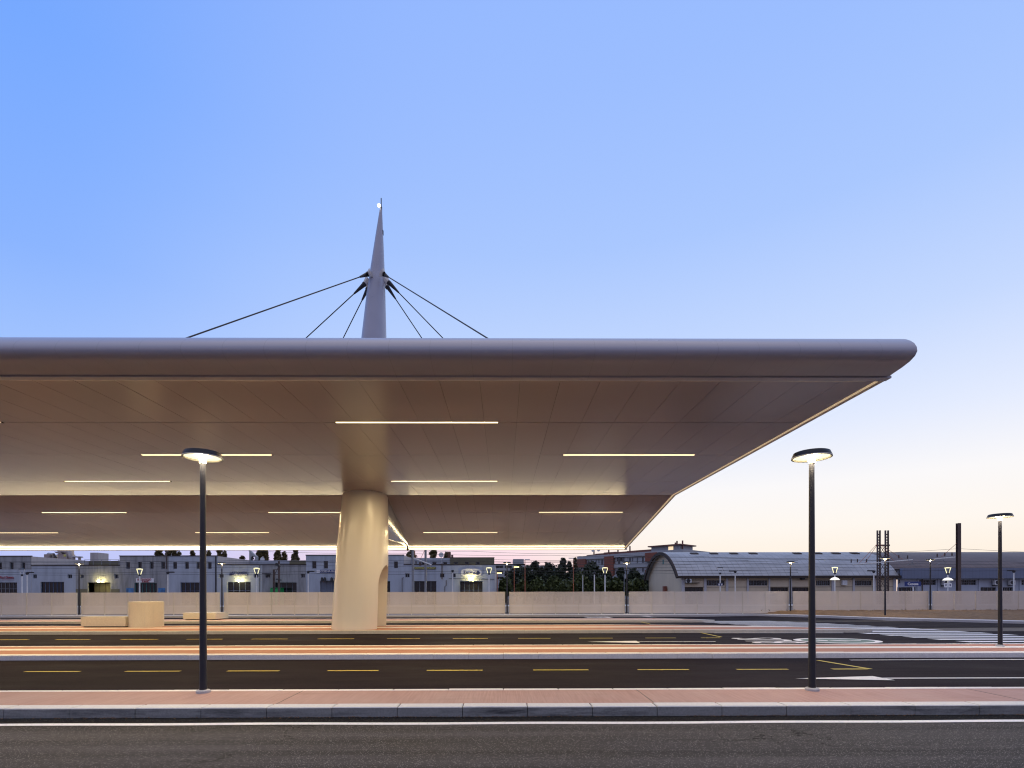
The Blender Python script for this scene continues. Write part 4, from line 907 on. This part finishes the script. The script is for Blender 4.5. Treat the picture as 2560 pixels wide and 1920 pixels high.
for px, yt, wp, lb in ((398,1368,24,'leftmost bushy poplar above the two storey workshop roof'),(423,1364,13,'narrow poplar next to the roof pipe above the workshop'),(441,1360,22,'broad flat topped poplar above the workshop roof, left of the lamp post'),
        (481,1378,13,'small round tree top left of the lamp post'),(522,1378,9,'tiny tree top just right of the lamp post'),(548,1366,22,'poplar above the black joint in the workshops'),(561,1379,8,'thin young poplar beside the black joint'),
        (606,1391,22,'low bushy tree left of the bell gable'),(651,1370,22,'poplar right of the bell gable, behind the dish'),(664,1371,13,'leaning poplar right of the dish'),(694,1376,20,'rounded poplar between the dish and the tall block'),(710,1381,14,'short bush beside the rounded poplar'),(738,1371,20,'tall poplar left of the two storey block with blue sign'),
        (1027,1373,34,'wide tree behind the catenary mast by the column'),(1083,1374,24,'tree right of the two catenary masts'),(1117,1383,14,'small tree beside the brick chimney')):
    poplar('poplar_tree', lb, 'tree', GP, px, 112+rnd.uniform(-4,6), yt, wp, 1425, clumps=16 if wp < 16 else 24, dens=1.5)
GT = 'trees of the dark belt'
for px, Y, yt, wp, con, mt, lb in ((1262,100,1452,40,False,'leaf_green','bright green bush at the corner of the white workshops'),(1292,118,1420,70,False,'leaf_dark','dark rounded tree right of the concrete balconies'),
        (1337,125,1403,64,True,'leaf_dark','dark cedar with a bent tip left in the belt'),(1372,128,1412,60,False,'leaf_dark','broad dark tree in the middle of the belt'),(1407,126,1396,58,True,'leaf_dark','tall dark conifer highest in the belt'),
        (1424,130,1403,40,True,'leaf_dark','second dark conifer beside the tall one'),(1438,132,1395,22,True,'leaf_poplar','slim conifer touching the left end of the flats'),(1478,120,1413,64,False,'leaf_dark','dark cedar in front of the red panel of the flats'),
        (1552,112,1420,30,False,'leaf_dark','dark narrow tree before the red stair panel of the flats'),(1585,110,1425,52,False,'leaf_dark','dark tree before the right half of the flats'),(1612,105,1440,34,False,'leaf_dark','dark shrub tree against the gable of the vaulted shed'),
        (1345,95,1452,52,False,'leaf_green','green bushy tree low on the left of the belt'),(1385,92,1446,54,False,'leaf_green','brightest green tree low in the middle of the belt'),(1450,94,1440,58,False,'leaf_green','green tree low in front of the cedar'),
        (1500,92,1450,50,False,'leaf_green','green tree behind the white poles'),(1540,94,1452,44,False,'leaf_green','green shrub low before the flats'),(1590,92,1455,52,False,'leaf_green','green shrub just left of the gable of the shed'),(1310,93,1456,44,False,'leaf_green','green shrub behind the red lamp poles'),
        (1350,112,1424,56,False,'leaf_dark','dark round tree filling the belt right of the tallest red pole'),(1398,112,1422,60,False,'leaf_dark','dark wide tree under the tall conifer'),(1440,110,1424,56,False,'leaf_dark','dark tree between the slim conifer and the pale pole'),
        (1316,112,1420,44,False,'leaf_dark','dark tree just behind the tallest red pole'),(1415,90,1458,46,False,'leaf_green','green shrub between the brownish lamp pole and the bright tree'),(1478,91,1460,40,False,'leaf_green','green shrub at the foot of the pale pole'),(1521,108,1432,40,False,'leaf_dark','dark tree behind the lit lantern before the flats')):
    poplar('conifer_tree' if con else 'broadleaf_tree', lb, 'tree', GT, px, Y, yt, wp, 1478, mt, 34 if con else 30, con, 1.9 if wp > 35 else 1.3, .34)

# ------------------------------------------------------------------ platform lamps, cameras, signs, masts
GV = 'white platform lantern posts'
def lantern(px, py_top, label, lit=True, dish=False, group=GV, Y=53.0):
    p = at_y(px, py_top, Y); t = thing('platform_lamp', label, 'lamp post', (p.x, Y, .55), group); x, z = p.x, p.z
    MB().lathe([(.06,0),(.06,z-.95-.55),(.045,z-.75-.55)], 12, (x,Y,.55)).build('pole', 'white_pole', t, smooth=True)
    MB().lathe([(.05,0),(.12,.12),(.10,.2)], 12, (x,Y,z-.80)).build('socket', 'dark_metal', t)
    g = 'lantern_glow' if lit else 'white_pole'; m = MB()
    for s in (-1,1): m.tube([(x+s*.12,Y,z-.62),(x+s*.28,Y,z-.12)], .03, 6)
    m.build('lantern_arm', g, t)
    MB().lathe([(.28,-.10),(.28,-.05),(.1,-.02)], 16, (x,Y,z)).build('lantern_top', 'lantern_glow' if lit else 'dark_metal', t)
    if lit: MB().lathe([(.10,-.55),(.16,-.2)], 10, (x,Y,z-.03)).build('shade_core', 'frame_grey', t)
    if dish: MB().lathe([(.10,.16),(.30,.08),(.46,-.10),(.42,-.12),(.05,-.05)], 20, (x,Y,z-1.25)).build('reflector', 'reflector_glow', t, smooth=True)
for px, y, lit, ds, lb in ((55,1421,False,False,'unlit lantern post before the workshop with the red lettered sign'),(349,1421,True,False,'lit lantern post before the car wash sign'),(641.5,1419,True,False,'lit lantern post beside the floodlit blue gate and bell gable'),
        (1222.5,1418,True,False,'lit lantern post at the right end of the white workshops'),(1512.5,1418,True,False,'lit lantern post before the red panel of the flats'),(1800.5,1417,False,False,'unlit lantern post before the vaulted shed'),
        (2087,1417,True,True,'lit lantern post with a white reflector before the vaulted shed'),(2369.5,1418,True,True,'lit lantern post with a white reflector before the blue shed')):
    lantern(px, y, lb, lit, ds)
sg = thing('platform_sign', 'small dark double sign with white eights hung on the unlit lantern post', 'sign', at_y(1800.5,1461,52.8)); 
for px in (1797.4,1804.2):
    p = at_y(px,1461.3,52.8); o = MB().box(p.x-.125, p.x+.125, 52.78, 52.82, p.z-.15, p.z+.15).build('sign_plate', 'text_navy', sg); letter('8', (p.x, 52.77, p.z), .13, .21, 'text_white', o, 'numeral')
sg = thing('platform_sign', 'pair of small white signs hung on the lantern post before the blue shed', 'sign', at_y(2369.5,1463,52.8))
for px in (2364.5,2375):
    p = at_y(px,1463,52.8); o = MB().box(p.x-.17, p.x+.17, 52.78, 52.82, p.z-.22, p.z+.22).build('sign_plate', 'sign_white', sg)
    MB().add([(p.x-.05,52.77,p.z-.08),(p.x+.05,52.77,p.z-.08),(p.x+.05,52.77,p.z+.02),(p.x+.10,52.77,p.z+.02),(p.x,52.77,p.z+.12),(p.x-.10,52.77,p.z+.02),(p.x-.05,52.77,p.z+.02)], [tuple(range(7))]).build('sign_symbol', 'text_navy', o)
sg = thing('station_sign', 'dark blue station name sign before the blue shed', 'sign', at_y(2281.5,1480,54)); p, q = at_y(2262,1465.5,54), at_y(2302,1454,54)
o = MB().box(p.x, q.x, 53.96, 54.04, p.z, q.z).build('sign_plate', 'sign_blue', sg); letter('Cesena', ((p.x+q.x)/2-.02, 53.94, (p.z+q.z)/2), 1.15, .27, 'text_white', o); MB().box((p.x+q.x)/2+.06, (p.x+q.x)/2+.16, 54.045, 54.12, .5, q.z-.05).build('post', 'white_pole', sg)
GC = 'camera posts on the railway platform'
for px, y, dr, lb in ((68,1431.5,1,'camera post beside the unlit lantern post at far left'),(419.5,1430.5,1,'camera post at the edge between grimy and clean workshop wall'),(770.5,1428.5,1,'camera post left of the blue lettered workshop sign'),(1131.5,1426,0,'camera post before the rightmost white workshop'),
        (1486,1431,0,'thick white camera post before the tree belt'),(1838,1427.5,-1,'camera post before the vaulted shed'),(2184.5,1427,-1,'camera post beside the lattice masts'),(2534.5,1426.5,-1,'camera post at the far right edge')):
    p = at_y(px, y, 51.5); t = thing('camera_post', lb, 'camera post', (p.x, 51.5, .55), GC); z = p.z
    MB().lathe([(.06,0),(.055,z-.55)], 10, (p.x,51.5,.55)).build('pole', 'white_pole', t, smooth=True); MB().lathe([(.07,-.22),(.14,-.1),(.14,.02),(.05,.05)], 10, (p.x,51.5,z)).build('camera_mount', 'dark_metal', t)
    if dr: MB().box(p.x+min(0,dr*.62), p.x+max(0,dr*.62), 51.42, 51.58, z-.06, z+.06).build('camera_arm', 'dark_metal', t)
GR = 'thin lamps of the car park behind the railway'
for px, yt, hd_, mt, Y, lb in ((1243,1433,1,'red_pole',88,'short reddish lamp at the corner of the white workshops'),(1285.5,1418,1,'red_pole',86,'reddish lamp with a glowing head left of the tallest red pole'),(1312.5,1399,1,'red_pole',84,'tallest red lamp pole before the belt of trees'),(1433.5,1395.5,-1,'red_pole',86,'brownish tall lamp pole left of the slim conifer'),
        (1457,1438,0,'white_pole',82,'plain pale pole before the green trees'),(1560.5,1434,0,'steel',84,'thin grey lamp pole right of the lit lantern')):
    p = at_y(px, yt, Y); t = thing('car_park_lamp', lb, 'lamp post', (p.x, Y, 0), GR); MB().tube([(p.x,Y,-.1),(p.x,Y,p.z)], [.09,.055], 8).build('pole', mt, t)
    if hd_: MB().box(p.x+min(0,hd_*.75)-.05, p.x+max(0,hd_*.75)+.05, Y-.15, Y+.15, p.z-.06, p.z+.06).build('lamp_head', 'car_park_glow' if px < 1300 else 'ac_white', t)
def lattice(m, x0, x1, Y, z0, z1, n, r=.035, w=.16):
    for x in (x0, x1): m.box(x-w/2, x+w/2, Y-.09, Y+.09, z0, z1)
    for i in range(n):
        a, b = z0+(z1-z0)*i/n, z0+(z1-z0)*(i+1)/n; m.tube([(x0,Y-.1,a),(x1,Y-.1,b)], r, 5); m.tube([(x1,Y-.1,a),(x0,Y-.1,b)], r, 5)
# right: lattice pair
YM = 60.0; P = lambda px, py: at_y(px, py, YM)
t = thing('catenary_mast', 'pair of rusty lattice masts joined by cross bracing with a cantilever arm', 'mast', P(2207,1480))
for q0, q1 in ((2193,2200.5),(2213,2221)):
    m = MB(); a, b = P(q0,1400).x, P(q1,1400).x; zt = P(q0,1326).z
    for x in (a+.03, b-.03): m.box(x-.035, x+.035, YM-.11, YM+.11, 0, zt)
    for i in range(26): z = .3+i*(zt-.5)/26; m.box(a+.03, b-.03, YM-.1, YM+.1, z, z+.12)
    m.build('lattice_leg', 'rust_steel', t)
m = MB(); a, b = P(2200,1400).x, P(2213,1400).x; z0, z1 = .4, P(2207,1364).z
for i in range(7):
    u, v = z0+(z1-z0)*i/7, z0+(z1-z0)*(i+1)/7; m.tube([(a,YM,u),(b,YM,v)], .03, 5); m.tube([(b,YM,u),(a,YM,v)], .03, 5)
m.box(P(2191,1400).x, P(2223,1400).x, YM-.13, YM+.13, z1-.05, z1+.12); m.build('bracing', 'rust_steel', t)
def arm(t, beam, stays, drops, Y=60.0, steady=None):
    Q = lambda p: at_y(p[0], p[1], Y-.35); o = MB().tube([Q(beam[0]), Q(beam[1])], .06, 8).build('cantilever', 'white_pole', t)
    m = MB()
    for s in stays: m.tube([Q(s[0]), Q(s[1])], .022, 5)
    m.build('stay', 'red_pole', t); m = MB()
    for d in drops: p = Q(d); m.lathe([(.03,0),(.07,.05),(.05,.12),(.08,.2),(.05,.28),(.07,.34),(.03,.42)], 8, (p.x, p.y, p.z))
    m.build('insulator', 'rust_steel', t)
    if steady:
        m = MB()
        for s in steady: m.tube([Q(q) for q in s], .03, 6)
        m.build('steady_arm', 'steel', t)
arm(t, ((2132,1412),(2281.5,1399.5)), [((2193,1360),(2147,1409)),((2193,1362),(2162,1408)),((2201,1361),(2235,1403)),((2201,1361),(2256,1398))], [(2128,1407),(2143.5,1406),(2166.5,1406),(2247,1396),(2269,1397)], steady=[((2281,1400),(2280,1405),(2285,1411)),((2285,1411),(2272,1411),(2264,1415))])
t = thing('catenary_mast', 'single dark steel mast with a cantilever arm before the blue shed', 'mast', at_y(2396,1480,58)); p = at_y(2392,1308,58); q = at_y(2400,1308,58); m = MB()
m.box(p.x, q.x, 57.85, 57.88, 0, p.z); m.box(p.x, q.x, 58.12, 58.15, 0, p.z); m.box((p.x+q.x)/2-.02, (p.x+q.x)/2+.02, 57.88, 58.12, 0, p.z); m.build('mast_post', 'rust_steel', t)
arm(t, ((2330.5,1398),(2388,1393)), [((2392,1358),(2354,1392))], [(2343,1393),(2362,1391),(2380,1390)], 58.4, [((2357,1400),(2362,1403),(2364,1408)),((2364,1408),(2350,1408),(2340,1412))])
for i, (px, lb, bm_) in enumerate(((1032,'left of two plain steel masts just right of the column, carrying a bright arm',True),(1064,'right of two plain steel masts near the column, before the yellow lettered sign',False))):
    Y = 56.0; p = at_y(px, 1400, Y); t = thing('catenary_mast', lb, 'mast', (p.x, Y, 0), 'plain masts right of the column'); m = MB(); m.box(p.x-.11, p.x+.11, Y-.12, Y+.12, 0, 8.6); m.build('mast_post', 'steel', t)
    if bm_: arm(t, ((1034,1395),(1079,1412.5)), [((1035,1375),(1041,1397)),((1062,1375),(1049,1402))], [(1040,1411),(1049,1414),(1052,1414)], Y, [((1079,1412.5),(1078,1420))])
# signal mast with ladder
Y = 56.0; P = lambda px, py: at_y(px, py, Y)
t = thing('railway_signal', 'railway signal mast with ladder, dark lamp heads and a platform cage', 'signal', P(698,1480))
MB().lathe([(.16,0),(.13,2),(.10,P(697,1403).z)], 10, (P(697.5,1440).x,Y,0)).build('mast_post', 'rust_steel', t, smooth=True)
for px, py, w_, h_ in ((694,1411,4,7),(700,1414,3,6),(703,1416.5,4,2),(696,1448,6,3),(703.5,1450,5,2.5)):
    p = P(px, py); MB().bevel_box(p.x-w_/2/1280*Y, p.x+w_/2/1280*Y, Y-.35, Y-.14, p.z-h_/2/1280*Y, p.z+h_/2/1280*Y, .04).build('signal_head', 'dark_metal', t)
m = MB(); lattice(m, P(683.5,1460).x, P(686.5,1460).x, Y, 0, P(684,1424).z, 9, .02, .05); m.tube([P(685,1440), P(696,1418)], .03, 5); m.tube([P(683,1424), P(697,1424)], .03, 5); m.tube([P(683,1437), P(697,1437)], .03, 5); m.build('ladder', 'rust_steel', t)
# overhead wires
wires = [((0,1402.5),(1236,1399),57,'topmost overhead wire before the workshops'),((0,1405),(1500,1402),58,'second overhead wire before the workshops'),((0,1409.5),(1600,1403),59,'third overhead wire before the workshops'),((0,1419.5),(1600,1409),57.5,'fourth overhead wire before the workshops'),
         ((0,1431),(1600,1425),60,'lower overhead wire across all the workshops and the tree belt'),((0,1436),(1600,1432),61,'lowest overhead wire across the workshops and the tree belt'),((900,1372),(2000,1396),62,'overhead wire rising left across the pink sky'),((1000,1383),(2500,1404),60.5,'overhead wire across pink sky and the vaulted roof'),
         ((1500,1410),(2560,1409),59.5,'overhead wire across the middle of the vaulted roof'),((1500,1417),(2560,1417),58.5,'overhead wire across the lower vaulted roof'),((1500,1425),(2560,1425),57.8,'overhead wire just above the eaves of the shed'),((2200,1382),(2396,1371.5),59,'feeder wire between lattice masts and single mast'),((2396,1371.5),(2700,1385),58,'feeder wire right of the single mast')]
for a, b, Y, lb in wires:
    p, q = at_y(*a, Y), at_y(*b, Y); ext = .25 if abs(b[0]-a[0]) > 600 else 0; d = q-p; p2 = p-d*ext; q2 = q+d*ext
    pts = [p2.lerp(q2, i/24)-Vector((0,0,.12*math.sin(math.pi*((i/24*6) % 1)) if ext else .05*math.sin(math.pi*i/24))) for i in range(25)]
    tag(MB().tube(pts, .016, 5).build('overhead_wire', 'dark_metal'), 'thin ' + lb, 'wire', 'railway overhead wires')
